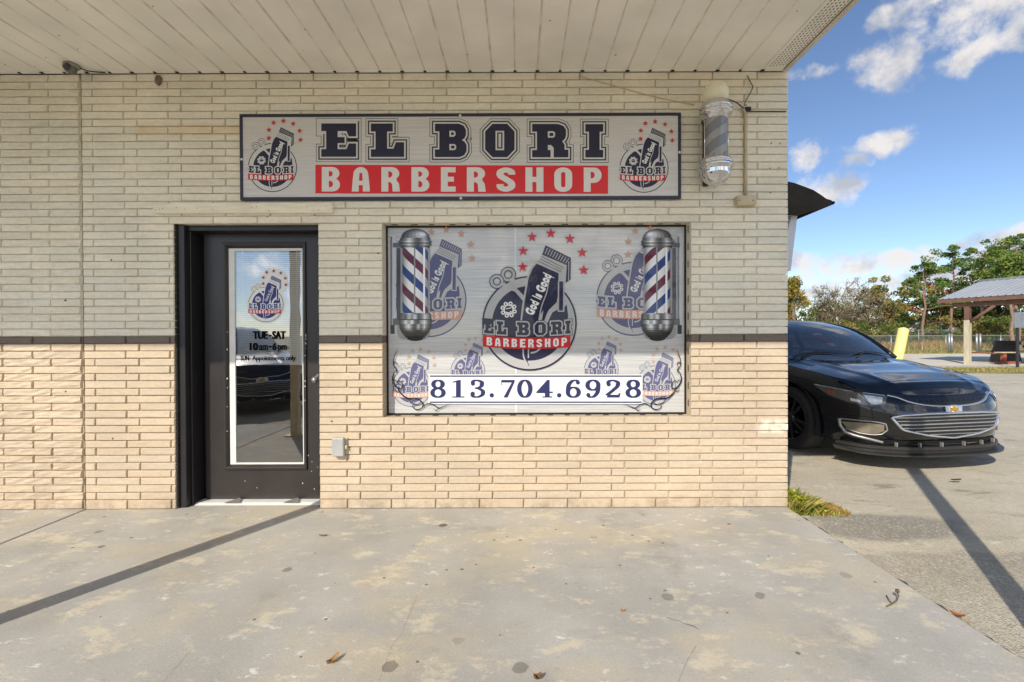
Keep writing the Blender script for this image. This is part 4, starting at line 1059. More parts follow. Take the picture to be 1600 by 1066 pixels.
ch.lathe(prof([(10, 245), (18, 246), (18, 248), (22, 250), (24.5, 253), (24.5, 256), (22.5, 257), (25, 259), (25, 263), (22.5, 265), (21.5, 268), (22, 272), (20, 278), (16, 283.5), (10, 287.5), (4, 289), (2.4, 290), (2.6, 292), (1, 294), (0, 294)]), (X0, yb, 0), 40)
ch.build('bottom_bowl', M_CHROME, pole)
tb = MB(); nz_, na = 70, 64; z0, z1 = pz(248), pz(186); rt = 16.3 / S_
rows = [[Vector((X0 + rt * math.cos(2 * math.pi * j / na), yb + rt * math.sin(2 * math.pi * j / na), z0 + (z1 - z0) * i / nz_)) for j in range(na)] for i in range(nz_ + 1)]
SC = [lin((150, 150, 150)), lin((122, 124, 128)), lin((158, 157, 154)), lin((118, 121, 127))]
def scol(i, j):
    ph = (j / na * 2 - (i / nz_) * 2.1) % 1.0
    if ph < .03 or .5 < ph < .53: return lin((96, 98, 102))
    return SC[0] if ph < .5 else SC[3]
tb.grid(rows, 0, closed=True, colf=scol)
tb.build('striped_cylinder', mat('faded_stripes', (1, 1, 1), .5, var=.05, scale=20, ink=True, coat=1.0), pole)
bk = MB()
bk.rbox(X0 - .035, X0 + .0, -.05, -.002, pz(282), pz(172), .004); bk.rbox(X0 - .06, X0 + .03, -.075, -.045, pz(266), pz(252), .003); bk.rbox(X0 - .06, X0 + .03, -.075, -.045, pz(184), pz(170), .003)
bk.build('wall_bracket', mat('bracket_black', lin((42, 40, 40)), .45, metal=.5), pole)
for sx in (-1, 1): bk = MB(); bk.tube([(X0 + sx * .0785, yb - .012, pz(184)), (X0 + sx * .0785, yb - .012, pz(249))], .004, 8); bk.build('side_rod', M_CHROME, pole)

# conduit with box, cables
M_COND = mat('painted_conduit', lin((196, 180, 146)), .5, var=.1, scale=12)
jb = thing('junction_box', 'square cream junction box with conduit rising to the cables near the corner', 'junction box', tuple(P(1165, 315, 0)))
f = MB(); A_, B_ = P(1151.5, 306, -.03), P(1181, 321, -.03); f.rbox(A_.x, B_.x, -.042, -.001, B_.z, A_.z, .004)
f.rbox(A_.x - .008, A_.x + .004, -.016, -.001, B_.z + .012, A_.z - .022, .002); f.rbox(B_.x - .004, B_.x + .008, -.016, -.001, B_.z + .012, A_.z - .022, .002)
f.build('box', M_COND, jb)
for u in (1155, 1177): f = MB(); q = P(u, 313, -.043); f.lathe([(0, -.001), (.004, -.001), (.004, .001)], q, 10, axis='Y'); f.build('screw', M_DIRT, jb)
f = MB(); f.tube([P(1165, v, -.014) for v in (305, 240, 180)] + [P(1163.5, 174, -.02), P(1161, 171, -.03)], .0105, 10)
f.build('conduit', M_COND, jb)
M_CABLE = mat('black_cable', lin((34, 30, 28)), .6)
def cable(name, label, pts, r, m=None):
    f = MB(); f.tube(cr([tuple(P(u, v, y)) for u, v, y in pts], 6), r, 6); return tag(f.build(name, m or M_CABLE), label, 'cable')
cable('lamp_cable', 'short black cable from the barber pole lamp to the conduit top', [(1135, 154, -.10), (1142, 157, -.06), (1150, 160, -.03), (1158, 166, -.022), (1162, 171, -.02)], .0042)
cable('hanging_cable', 'thin dark cable dropping from the soffit to the conduit top', [(1168, 118, -.01), (1171, 126, -.012), (1176, 136, -.014), (1171, 148, -.014), (1165, 158, -.014), (1162, 169, -.018)], .0028)
cable('corner_cable', 'straight black cable running from the conduit around the building corner', [(1163, 171, -.022), (1172, 174, -.012), (1200, 174.3, -.006), (1228, 174.5, -.004)], .0036)
f = MB(); q = P(1168, 171, -.02); f.rbox(q.x - .022, q.x + .018, -.04, -.008, q.z - .016, q.z + .012, .006); tag(f.build('cable_splice', M_CABLE), 'lumpy black tape splice where the cables meet at the conduit top', 'cable splice')
cable('wall_wire', 'thin cream painted wire sagging from the soffit towards the globe', [(905, 119, -.006), (930, 126, -.006), (970, 137, -.006), (1010, 148, -.006), (1045, 156, -.006), (1085, 164, -.006)], .003, M_COND)

# screw holes left in the wall beside the corner
# security camera under the soffit
q = P(112, 108, -.10)
camr = thing('security_camera', 'small grey dome security camera under the soffit above the joint between the two brickworks', 'camera', (q.x, -.10, SZ))
f = MB(); f.lathe([(0, .0), (.045, .0), (.047, -.012), (.04, -.02), (.03, -.022)], (q.x, -.10, SZ - .003), 24); f.build('base', mat('camera_grey', lin((150, 146, 136)), .5), camr)
f = MB(); cc = Vector((q.x + .002, -.11, SZ - .034)); bm_ = [(.036 * math.sin(math.pi * i / 14), .036 * math.cos(math.pi * i / 14)) for i in range(15)]
f.lathe(bm_, cc, 20); f.build('ball', mat('camera_shell', lin((110, 106, 98)), .35), camr)
f = MB(); f.lathe([(0, -.040), (.012, -.040), (.024, -.036), (.027, -.026), (.024, -.02)], cc, 18, axis='Y'); f.build('lens', mat('lens_black', lin((14, 14, 16)), .12, coat=1), camr)
f = MB(); f.tube(cr([(q.x + .03, -.09, SZ - .012), (q.x + .07, -.06, SZ - .02), (q.x + .11, -.03, SZ - .012), (q.x + .16, -.022, SZ - .012)], 6), .004, 6); f.build('cord', M_CABLE, camr)
# mud nest
q = P(248, 126, -.004); f = MB()
rn = random.Random(5)
rows = []
for i in range(9):
    t = math.pi * i / 8; rows.append([q + Vector((.024 * math.sin(t) * math.cos(2 * math.pi * j / 14) * rn.uniform(.75, 1.2), -.022 * abs(math.sin(t)) * max(0, math.sin(2 * math.pi * j / 14)) * rn.uniform(.8, 1.2), .036 * math.cos(t) * rn.uniform(.9, 1.1))) for j in range(14)])
f.grid(rows, closed=True); tag(f.build('mud_nest', mat('dry_mud', lin((124, 112, 96)), .95, var=.3, scale=60, bump=.004)), 'small grey mud wasp nest stuck high on the wall', 'wasp nest')
# weatherproof cover
q = P(528.5, 698, 0)
oc = thing('outlet_cover', 'grey weatherproof outlet cover on the brick beside the door', 'outlet cover', tuple(P(528, 713, 0)))
f = MB(); A_, B_ = P(519, 684, -.03), P(538, 713, -.03); f.rbox(A_.x, B_.x, -.045, -.012, B_.z, A_.z, .008); f.build('lid', mat('grey_plastic', lin((172, 172, 168)), .45), oc)
f = MB(); f.rbox(A_.x + .006, B_.x + .014, -.012, .004, B_.z + .012, A_.z - .006, .003); f.rbox(B_.x + .0, B_.x + .018, -.03, -.01, B_.z + .05, B_.z + .075, .003); f.build('back_box', M_COND, oc)
# drill holes left near the corner
f = MB()
for u, v in ((1205, 224), (1219, 224), (1203, 263), (1217, 262.5), (1204, 301), (1166, 164)):
    f = MB(); q = P(u, v, -.0035); f.lathe([(0, 0), (.0048, 0)], q, 10, axis='Y'); f.build('drill_hole', M_DIRT, bld)

# awning and louvred box on the side wall
wx = SX + .001
aw = thing('side_awning', 'dark curved metal awning jutting from the side wall at the corner', 'awning', (wx, .55, 2.2))
M_AWN = mat('dark_awning_metal', lin((56, 51, 46)), .85, var=.25, scale=6, spec=.2)
ya, yz = .30, 1.5
def A3(u, v, y): return P(u, v, y)
topc = [(1215, 281), (1228, 283), (1243, 286.5), (1258, 292), (1271, 297), (1282, 304), (1291, 310.5), (1299, 313), (1302.5, 316)]
botc = [(1302, 318.5), (1296, 320.5), (1282, 326.5), (1264, 331.5), (1248, 337), (1228, 335), (1215, 335)]
pts = [P(u, v, ya) for u, v in topc]; low = [P(u, v, ya) for u, v in botc]
pts = [p for p in pts if p.x > wx] ; pts = [Vector((wx, ya, pts[0].z + .02))] + pts
low = [p for p in low if p.x > wx]; low = low + [Vector((wx, ya, low[-1].z))]
f = MB(); f.prism(pts + low, (0, 1, 0), .012); f.build('end_panel', M_AWN, aw)
f = MB(); f.prism([p + Vector((0, yz - ya, 0)) for p in pts + low], (0, 1, 0), .012); f.build('end_panel', M_AWN, aw)
f = MB(); f.grid([[p + Vector((0, .012, 0)) for p in pts], [p + Vector((0, yz - ya, 0)) for p in pts]], smooth=True); f.grid([[p + Vector((0, .012, .006)) for p in pts], [p + Vector((0, yz - ya, .006)) for p in pts]], smooth=True, flip=True)
f.build('curved_sheet', M_AWN, aw)
f = MB(); f.tube([pts[-1] + Vector((0, 0, -.004)), pts[-1] + Vector((0, yz - ya + .01, -.004))], .012, 10); f.build('front_rail', M_AWN, aw)
ac = thing('window_air_conditioner', 'pale metal air conditioner box jutting from the side wall under the awning', 'air conditioner', (wx, .6, 1.75))
y0, y1 = .38, 1.02
a0, a1, a2, a3 = P(1246.5, 333, y0), P(1235.5, 423, y0), None, None
f = MB(); poly_ = [Vector((wx - .01, y0, a0.z)), a0, a1, Vector((wx - .01, y0, a1.z - .008))]
f.prism(poly_, (0, 1, 0), y1 - y0); f.build('case', mat('case_metal', lin((206, 210, 216)), .45, var=.04), ac)
f = MB()
for i in range(15):
    z = a0.z - .03 - i * .0115 * 1.15; x = P(1227, 400, y0).x
    f.box(x + .012 - i * .0012, x + .044 - i * .003, y0 - .0015, y0 + .001, z - .0035, z + .0035)
f.build('vent_slots', M_DIRT, ac)
# ---------------------------------------------------------------- black sedan
def build_car():
    car = thing('parked_car', 'glossy black sedan with chrome grille parked beyond the building corner', 'car', (3.925, .88, 0), R(9))
    M_PAINT = mat('black_car_paint', (.004, .004, .006), .25, var=.05, coat=1.0, spec=.2)
    M_TRIM = mat('matt_black_trim', (.012, .012, .013), .45)
    M_LIP = mat('splitter_black', (.028, .026, .024), .4, var=.2, scale=5)
    M_TYRE = mat('tyre_rubber', (.022, .021, .02), .8, var=.2, scale=20)
    M_RIM = mat('gloss_black_rim', (.012, .012, .014), .18, coat=.6)
    M_CGL = pane_mat('car_glass', (.30, .32, .35), .26)
    M_SEAT = mat('seat_cloth', (.05, .05, .055), .9)
    M_HL = mat('headlamp_dark', lin((84, 82, 79)), .3, coat=1, var=.2, scale=12)
    M_LENS = mat('lamp_silver', lin((214, 212, 206)), .3, metal=.4, coat=1, var=.25, scale=30)
    M_AMB = mat('amber_lens', lin((178, 62, 30)), .2, coat=1)
    M_REDL = mat('red_lens', lin((120, 8, 12)), .2, coat=1)
    M_SILV = mat('silver_trim', lin((172, 170, 166)), .42, metal=.6, var=.1)
    M_SATIN = mat('satin_chrome', lin((208, 210, 214)), .24, metal=.85, var=.05)
    M_GOLD = mat('gold_emblem', lin((206, 160, 70)), .25, metal=.8)
    M_WELL = mat('wheel_well', (.006, .006, .006), .95)
    B = lambda mb, n, m, p=car: mb.build(n, m, p, local=True)
    plan = cr([(0, 0), (.25, .008), (.46, .04), (.62, .105), (.74, .20), (.82, .33), (.868, .52), (.895, .8), (.912, 1.2), (.922, 1.8), (.925, 3.2), (.912, 3.9), (.872, 4.45), (.78, 4.74), (.55, 4.86), (.3, 4.9), (0, 4.915)], 10)
    # resample by arc length
    acc = [0]
    for a, b in zip(plan, plan[1:]): acc.append(acc[-1] + math.hypot(b[0] - a[0], b[1] - a[1]))
    TOT = acc[-1]
    def at(s):
        s = max(0, min(TOT, s)); lo, hi = 0, len(acc) - 1
        while hi - lo > 1:
            m = (lo + hi) // 2
            if acc[m] <= s: lo = m
            else: hi = m
        t = (s - acc[lo]) / max(1e-9, acc[hi] - acc[lo]); a, b = plan[lo], plan[hi]
        dx, dy = b[0] - a[0], b[1] - a[1]; L = math.hypot(dx, dy)
        return a[0] + dx * t, a[1] + dy * t, dy / L, -dx / L
    ZT = [(0, .665), (.06, .69), (.14, .73), (.22, .762), (.4, .80), (.8, .86), (1.25, .925), (1.7, .955), (2.5, .985), (3.5, 1.015), (4.2, 1.04), (4.7, 1.03), (4.92, .97)]
    ZB = [(0, .225), (.3, .225), (.55, .20), (1.5, .19), (3.3, .20), (4.5, .24), (4.92, .30)]
    def zt(y): return interp(ZT, y)
    def zb(y): return interp(ZB, y)
    def inset(y, z):
        f = max(0.0, 1 - y / .75); f = f * f * (3 - 2 * f)          # 1 at the nose
        t = (z - zb(y)) / (zt(y) - zb(y))
        front = interp([(0, .05), (.18, .015), (.4, .0), (.62, .004), (.8, .028), (.93, .06), (1, .105)], t)
        side = interp([(0, .055), (.15, .03), (.35, .018), (.55, .022), (.68, .010), (.80, .012), (.93, .035), (1, .075)], t)
        rear = max(0.0, (y - 4.2) / .7)
        return front * f + side * (1 - f)
    def shell(a, z, off=0.0):
        s = abs(a); x, y, nx, ny = at(s); i = off - inset(y, z)
        p = Vector((x + nx * i, y + ny * i, z))
        if a < 0: p.x = -p.x
        return p
    WY = (.95, 3.78); WR = .335; AR = .372; WX = .80
    ss = []
    s = 0.0
    while s < TOT: ss.append(s); s += .03 if s < 2.4 else .05
    ss.append(TOT)
    full = [-q for q in ss[:0:-1]] + ss
    NT = 22; body = MB(); vid = {}; V = []
    for i, a in enumerate(full):
        y = at(abs(a))[1]
        for j in range(NT + 1):
            t = j / NT; z = zb(y) + (zt(y) - zb(y)) * t; V.append(shell(a, z))
    cz = WR + .01
    def inarch(p):
        if abs(p.x) < .7: return None
        for wy in WY:
            d = math.hypot(p.y - wy, p.z - cz)
            if d < AR: return wy
        return None
    faces = []
    for i in range(len(full) - 1):
        for j in range(NT):
            q = [i * (NT + 1) + j, (i + 1) * (NT + 1) + j, (i + 1) * (NT + 1) + j + 1, i * (NT + 1) + j + 1]
            c = sum((V[k] for k in q), Vector()) / 4
            if inarch(c) is None: faces.append(q)
    used = {k for f in faces for k in f}
    for k in used:                                         # pull the ragged edge onto the arch circle
        wy = inarch(V[k])
        if wy is not None:
            d = Vector((0, V[k].y - wy, V[k].z - cz)); L = d.length or 1e-6; d *= AR / L; V[k] = Vector((V[k].x, wy + d.y, cz + d.z))
    body.add(V, faces, 0, smooth=True)
    body_o = B(body, 'body', M_PAINT)
    # bonnet, scuttle and boot lid: one crowned top sheet
    CZ = [(0, .665), (.105, .680), (.14, .735), (.20, .780), (.5, .850), (.9, .915), (1.2, .95), (1.5, .97), (2.5, .99), (3.6, 1.03), (4.15, 1.10), (4.7, 1.10), (4.92, .97)]
    def top(u, s):
        p = shell(s, zt(at(s)[1])); y = p.y; h = p.x; x = u * h
        zc = interp(CZ, y); z = p.z + (zc - p.z) * (1 - abs(u) ** 3.6) * min(1, h / .42)
        if y < 1.5:
            fade = min(1, y / .35) * min(1, (1.5 - y) / .3 if y > 1.2 else 1)
            xc = .40 + .17 * min(1, y / 1.1)
            z += fade * (.014 * math.exp(-((abs(x) - xc) / .035) ** 2))
        return Vector((x, y, z))
    hood = MB(); tops = [q for q in ss if 0 < q]
    us = [-1 + 2 * i / 40 for i in range(41)]
    rows_h = [[top(u, q) for u in us] for q in tops if shell(q, .9).y < 1.24]
    hood.grid(rows_h, smooth=True); B(hood, 'bonnet', M_PAINT)
    sg_ = [q for q in tops if shell(q, .8).y > .235][0]
    g0 = MB(); g0.grid([[top(u, sg_) + Vector((0, 0, .0025)) for u in us], [top(u, sg_) * .5 + top(u, sg_ + .012) * .5 + Vector((0, .004, .0025)) for u in us]], smooth=True); B(g0, 'bonnet_shut_line', M_TRIM)
    rest = MB(); rest.grid([[top(u, q) for u in us] for q in tops if shell(q, .9).y >= 1.20], smooth=True); B(rest, 'deck', M_PAINT)
    # shut line of the bonnet's leading edge and panel gaps
    gap = MB()
    def band(pts, w, mb, off, mi=0):
        """ribbon on the body shell along (a,z) points"""
        A, C = [], []
        for i, (a, z) in enumerate(pts):
            a0, z0 = pts[max(0, i - 1)]; a1, z1 = pts[min(len(pts) - 1, i + 1)]; L = math.hypot(a1 - a0, z1 - z0); na, nz = -(z1 - z0) / L * w / 2, (a1 - a0) / L * w / 2
            A.append(shell(a + na, z + nz, off)); C.append(shell(a - na, z - nz, off))
        mb.grid([A, C], mi, smooth=True)
    def strip(pts, w, d, mb, mi=0):
        """raised moulding following (a,z) points on the shell"""
        rows = []
        for i, (a, z) in enumerate(pts):
            a0, z0 = pts[max(0, i - 1)]; a1, z1 = pts[min(len(pts) - 1, i + 1)]; L = math.hypot(a1 - a0, z1 - z0) or 1; na, nz = -(z1 - z0) / L, (a1 - a0) / L
            rows.append([shell(a + na * w * k / 2, z + nz * w * k / 2, d * h) for k, h in ((1, -.2), (.8, .7), (.3, 1), (-.3, 1), (-.8, .7), (-1, -.2))])
        mb.grid(rows, mi, smooth=True)
    def patch(outline, off, mb, mi=0, n=14, m=8):
        """fill between an upper and a lower (a,z) line on the shell"""
        up, lo = outline; rows = []
        for j in range(m + 1):
            rows.append([shell(u[0] + (l[0] - u[0]) * j / m, u[1] + (l[1] - u[1]) * j / m, off) for u, l in zip(up, lo)])
        mb.grid(rows, mi, smooth=True)
    def res(pts, n):
        q = [(i / (len(pts) - 1)) for i in range(len(pts))]; out = []
        for k in range(n + 1):
            t = k / n * (len(pts) - 1); i = min(int(t), len(pts) - 2); f = t - i; out.append((pts[i][0] + (pts[i + 1][0] - pts[i][0]) * f, pts[i][1] + (pts[i + 1][1] - pts[i][1]) * f))
        return out
    sym = lambda pts: [(-a, z) for a, z in pts[::-1]] + [p for p in pts if p[0] > 0]
    # upper grille with its chrome wing
    g = MB()
    up = sym([(0, .655), (.2, .655), (.4, .657), (.58, .662)]); lo = sym([(0, .582), (.2, .586), (.38, .605), (.58, .650)])
    patch((res(up, 30), res(lo, 30)), .004, g); upg = B(g, 'upper_grille', M_TRIM)
    g = MB()
    for k in range(-7, 8):
        a = k * .058; zz = .628 + (abs(a) / .58) ** 2 * .02; g.grid([[shell(a - .022, zz + .012, .006), shell(a + .022, zz + .012, .006)], [shell(a - .016, zz - .012, .009), shell(a + .016, zz - .012, .009)]], smooth=False)
    B(g, 'grille_mesh', M_RIM, upg)
    g = MB(); strip(cr(sym([(0, .575), (.15, .578), (.30, .592), (.42, .618), (.52, .655), (.60, .672)]), 6), .016, .013, g); B(g, 'chrome_wing', M_SATIN)
    # lower grille
    g = MB()
    up = sym([(0, .517), (.3, .514), (.5, .500), (.585, .478)]); lo = sym([(0, .284), (.28, .318), (.50, .366), (.585, .474)])
    U, Lw = res(up, 40), res(lo, 40); patch((U, Lw), .004, g); low_g = B(g, 'lower_grille', M_TRIM)
    g = MB()
    for k in range(1, 7):
        t = k / 7.2
        pts = [(u[0] + (l[0] - u[0]) * t, u[1] + (l[1] - u[1]) * t) for u, l in zip(U, Lw)][2:-2]
        zline = .517 - (.517 - .288) * t
        pts = [(a, zline - .012 * (abs(a) / .6) ** 2) for a, z in pts if True]
        lim = max(abs(q[0]) for q in U) 
        pts = [p for p in pts if interp([(0, .284), (.28, .318), (.50, .366), (.585, .474)], abs(p[0])) + .006 < p[1] < interp([(0, .517), (.3, .514), (.5, .500), (.585, .478)], abs(p[0])) - .004]
        if len(pts) > 3: strip(pts, .015 if k % 2 else .009, .014, g)
    B(g, 'grille_bar', M_SILV, low_g)
    g = MB(); loop_ = U + Lw[::-1][1:]
    strip(res(loop_ + [loop_[0]], 110), .024, .018, g); B(g, 'chrome_surround', M_SATIN, low_g)
    # bow-tie emblem
    g = MB(); z0 = .548
    bt = [(-.078, .015), (-.028, .015), (-.022, .027), (.030, .027), (.026, .015), (.084, .015), (.072, -.015), (.028, -.015), (.022, -.027), (-.030, -.027), (-.026, -.015), (-.084, -.015)]
    for pts, d, mi in ((offset_poly(bt, .009), .012, 0), ([(a_ * .55, z_ * .9) for a_, z_ in bt], .017, 1)):
        p3 = [shell(a, z0 + z, d) for a, z in pts]; p4 = [shell(a, z0 + z, .0) for a, z in pts]; n = len(pts)
        tr = tessellate_polygon([[Vector((a, z, 0)) for a, z in pts]])
        g.add(p3 + p4, [tuple(t) for t in tr] + [(i, (i + 1) % n, n + (i + 1) % n, n + i) for i in range(n)], mi)
    B(g, 'emblem', [M_CHROME, M_GOLD])
    # headlamps, fog pockets and their chrome
    for sg in (-1, 1):
        g = MB()
        up = [(sg * a, z) for a, z in ((.60, .664), (.74, .676), (.92, .690), (1.10, .708), (1.26, .722))]; lo = [(sg * a, z) for a, z in ((.63, .590), (.74, .572), (.92, .592), (1.10, .638), (1.26, .720))]
        patch((res(up, 20), res(lo, 20)), .005, g); hl = B(g, 'headlight', M_HL)
        g = MB(); up = [(sg * a, z) for a, z in ((.64, .652), (.72, .662), (.80, .668))]; lo = [(sg * a, z) for a, z in ((.655, .604), (.70, .590), (.735, .590))]
        patch((res(up, 8), res(lo, 8)), .010, g); B(g, 'main_lens', M_LENS, hl)
        g = MB(); strip([(sg * a, z) for a, z in ((.84, .675), (.76, .612), (.73, .588), (.67, .590), (.64, .612))], .008, .014, g); strip([(sg * a, z) for a, z in ((.62, .668), (.76, .682), (.94, .696), (1.10, .712), (1.25, .724))], .007, .008, g); B(g, 'lamp_brow', M_LENS, hl)
        g = MB(); up = [(sg * 1.03, .672), (sg * 1.12, .688)]; lo = [(sg * 1.02, .648), (sg * 1.11, .668)]; patch((res(up, 4), res(lo, 4)), .009, g); B(g, 'amber_reflector', M_AMB, hl)
        g = MB(); up = [(sg * a, z) for a, z in ((.82, .618), (.90, .632))]; lo = [(sg * a, z) for a, z in ((.81, .596), (.89, .606))]; patch((res(up, 4), res(lo, 4)), .009, g); B(g, 'inner_lens', M_LENS, hl)
        g = MB(); up = [(sg * a, z) for a, z in ((.64, .408), (.74, .415), (.86, .41), (.97, .40))]; lo = [(sg * a, z) for a, z in ((.64, .35), (.70, .315), (.80, .318), (.93, .345))]
        patch((res(up, 14), res(lo, 14)), .006, g); B(g, 'fog_pocket', mat('fog_pocket_grey', lin((128, 118, 102)), .5, metal=.2, var=.25))
        g = MB(); strip(res([(sg * a, z) for a, z in ((.99, .425), (.985, .36), (.94, .30), (.86, .278), (.74, .258), (.64, .238))], 20), .030, .018, g); strip(res([(sg * a, z) for a, z in ((.98, .425), (.86, .43), (.72, .432), (.63, .418), (.615, .36), (.655, .318), (.72, .306), (.82, .31), (.93, .338))], 26), .013, .012, g)
        B(g, 'fog_trim', M_SILV)
        g = MB(); patch((res([(sg * .70, .468), (sg * .98, .47)], 8), res([(sg * .66, .452), (sg * .98, .444)], 8)), .010, g); B(g, 'bumper_crease', M_PAINT)
    # bonnet shut line
    g = MB(); band(res([(-.66, .664), (-.4, .6615), (0, .6600), (.4, .6615), (.66, .664)], 24), .006, g, .0035); B(g, 'bonnet_gap', M_TRIM)
    # lower intake and splitter
    g = MB(); patch((res([(-.66, .268), (0, .262), (.66, .268)], 24), res([(-.70, .226), (0, .226), (.70, .226)], 24)), .006, g); it = B(g, 'lower_intake', M_WELL)
    for a in (-.55, -.34, -.12, .12, .34, .55):
        g = MB(); g.box(shell(a, .24).x - .005, shell(a, .24).x + .005, shell(a, .24).y - .040, shell(a, .24).y - .016, .185, .25)
        B(g, 'splitter_strut', M_SILV)
    def lip(z0, z1, o0, o1, smax, mb, tipup=0.0):
        n = 60; rows = [[], [], [], [], []]
        for i in range(n + 1):
            a = -smax + 2 * smax * i / n; e = (abs(a) / smax)
            dz = tipup * max(0, e - .8) / .2
            rows[0].append(shell(a, .23, -.03) + Vector((0, 0, z1 - .23))); p = shell(a, .26, o1); p.z = z1 + dz; rows[1].append(p)
            p = shell(a, .26, o1); p.z = z0 + dz; rows[2].append(p); p = shell(a, .26, o0); p.z = z0; rows[3].append(p); p = shell(a, .26, -.04); p.z = z0 + .02; rows[4].append(p)
        mb.grid(rows, smooth=False)
    g = MB(); lip(.185, .212, .02, .035, 1.02, g); lip(.134, .148, .045, .078, 1.02, g, .035); lip(.15, .188, .0, .018, 1.02, g)
    B(g, 'splitter', M_LIP)
    # windscreen, roof, rear screen, side glass, pillars
    def row(hw, yc, zc, bow, drop, n=24):
        return [Vector((hw * (-1 + 2 * i / n), yc + bow * (-1 + 2 * i / n) ** 2, zc - drop * abs(-1 + 2 * i / n) ** 2.2)) for i in range(n + 1)]
    ws = [row(.78 - .14 * t, 1.08 + .87 * t, .95 + .45 * t + .085 * math.sin(math.pi * t), .18 - .03 * t, .008 + .027 * t) for t in [i / 10 for i in range(11)]]
    g = MB(); g.grid(ws, smooth=True); wsc = B(g, 'windscreen', M_CGL)
    rf = [row(hw, y, z, b_, d) for hw, y, z, b_, d in ((.64, 1.95, 1.40, .15, .035), (.655, 2.3, 1.425, .1, .045), (.66, 2.75, 1.432, .04, .05), (.64, 3.2, 1.418, 0, .05), (.61, 3.55, 1.38, -.06, .05))]
    g = MB(); g.grid(rf, smooth=True); B(g, 'roof', M_PAINT)
    rs = [row(.61 + .08 * t, 3.55 + .72 * t, 1.38 - .28 * t + .03 * math.sin(math.pi * t), -.06 - .06 * t, .05 - .02 * t) for t in [i / 8 for i in range(9)]]
    g = MB(); g.grid(rs, smooth=True); B(g, 'rear_screen', M_CGL)
    for sg in (-1, 1):
        idx = 0 if sg < 0 else -1
        upc = [r[idx] for r in ws] + [r[idx] for r in rf[1:]] + [r[idx] for r in rs[1:]]
        n = len(upc)
        loc_ = []
        for p in upc:
            y = max(1.32, min(4.3, p.y)); q = shell(sg * 1, 1)   # placeholder point, replaced below
            xx = interp([(1.3, .80), (1.8, .845), (3.4, .85), (4.3, .80)], y)
            loc_.append(Vector((sg * xx, y, zt(y) + .005)))
        g = MB(); g.grid([[u + (l - u) * t for u, l in zip(upc, loc_)] for t in (0, .33, .66, 1)], smooth=True); B(g, 'side_window', M_CGL)
        g = MB(); g.tube([u.lerp(l, .03) for u, l in zip(upc, loc_)], .026, 8); B(g, 'roof_pillar', M_PAINT)
        g = MB(); g.tube([loc_[i] for i in range(n)], .02, 6); B(g, 'belt_trim', M_TRIM)
        g = MB(); y = 2.72; pu = min(upc, key=lambda p: abs(p.y - y)); pl = min(loc_, key=lambda p: abs(p.y - y)); g.tube([pu, pl], .035, 6); B(g, 'door_pillar', M_TRIM)
        # mirror
        g = MB(); mc = Vector((sg * 1.0, 1.72, 1.0))
        g.grid([[mc + Vector((.10 * math.cos(t) * math.sin(pv), .075 * math.cos(pv) * -1, .068 * math.sin(t) * math.sin(pv))) for t in [2 * math.pi * k / 18 for k in range(18)]] for pv in [math.pi * q / 10 for q in range(11)]], closed=True)
        g.tube([mc + Vector((-sg * .06, .02, -.03)), Vector((sg * .85, 1.74, .955))], .022, 8); B(g, 'mirror', M_PAINT)
        # door seams and handles
        for yy in (1.50, 2.66, 3.55):
            g = MB(); s_ = [q for q in ss if shell(q, .7).y <= yy][-1]; band([(sg * s_, .28), (sg * s_, .6), (sg * s_, zt(yy) - .02)], .006, g, .002); B(g, 'door_gap', M_TRIM)
        for yy in (2.45, 3.4):
            s_ = [q for q in ss if shell(q, .7).y <= yy][-1]; g = MB(); strip([(sg * (s_ - .1), .80), (sg * s_, .805), (sg * (s_ + .1), .80)], .024, .03, g); B(g, 'door_handle', M_PAINT)
        s0 = [q for q in ss if shell(q, .7).y <= 4.4][-1]
        g = MB(); patch((res([(sg * s0, .93), (sg * (s0 + .55), .93)], 12), res([(sg * (s0 + .1), .80), (sg * (s0 + .55), .80)], 12)), .006, g); B(g, 'tail_light', M_REDL)
        # wheels
        for wy in WY:
            c = Vector((sg * WX, wy, WR)); g = MB()
            g.lathe([(.235, -.09), (.25, -.105), (.31, -.108), (.33, -.085), (.335, -.05), (.335, .05), (.33, .085), (.31, .108), (.25, .105), (.235, .09)], c, 48, axis='X'); ty = B(g, 'wheel', M_TYRE)
            g = MB(); d = sg * 1.0
            g.lathe([(.24, -.1), (.245, .085 * 1), (.235, .1), (.222, .095), (.215, .04), (.2, -.06), (.06, -.07)], c, 48, axis='X') if sg > 0 else g.lathe([(.24, .1), (.245, -.085), (.235, -.1), (.222, -.095), (.215, -.04), (.2, .06), (.06, .07)], c, 48, axis='X')
            for k in range(10):
                an = 2 * math.pi * k / 10 + (.10 if k % 2 else -.10); e = Vector((0, math.cos(an), math.sin(an))); tq = Vector((0, -math.sin(an), math.cos(an)))
                w0, w1 = .026, .013
                p = [c + Vector((d * .085, 0, 0)) + e * .04 + tq * w0 * .6, c + Vector((d * .085, 0, 0)) + e * .04 - tq * w0 * .6, c + Vector((d * .092, 0, 0)) + e * .232 - tq * w1, c + Vector((d * .092, 0, 0)) + e * .232 + tq * w1]
                g.prism(p, (-d, 0, 0), .03)
            g.lathe([(0, d * .098), (.035, d * .097), (.055, d * .088), (.055, d * .05)], c, 24, axis='X'); B(g, 'rim', M_RIM, ty)
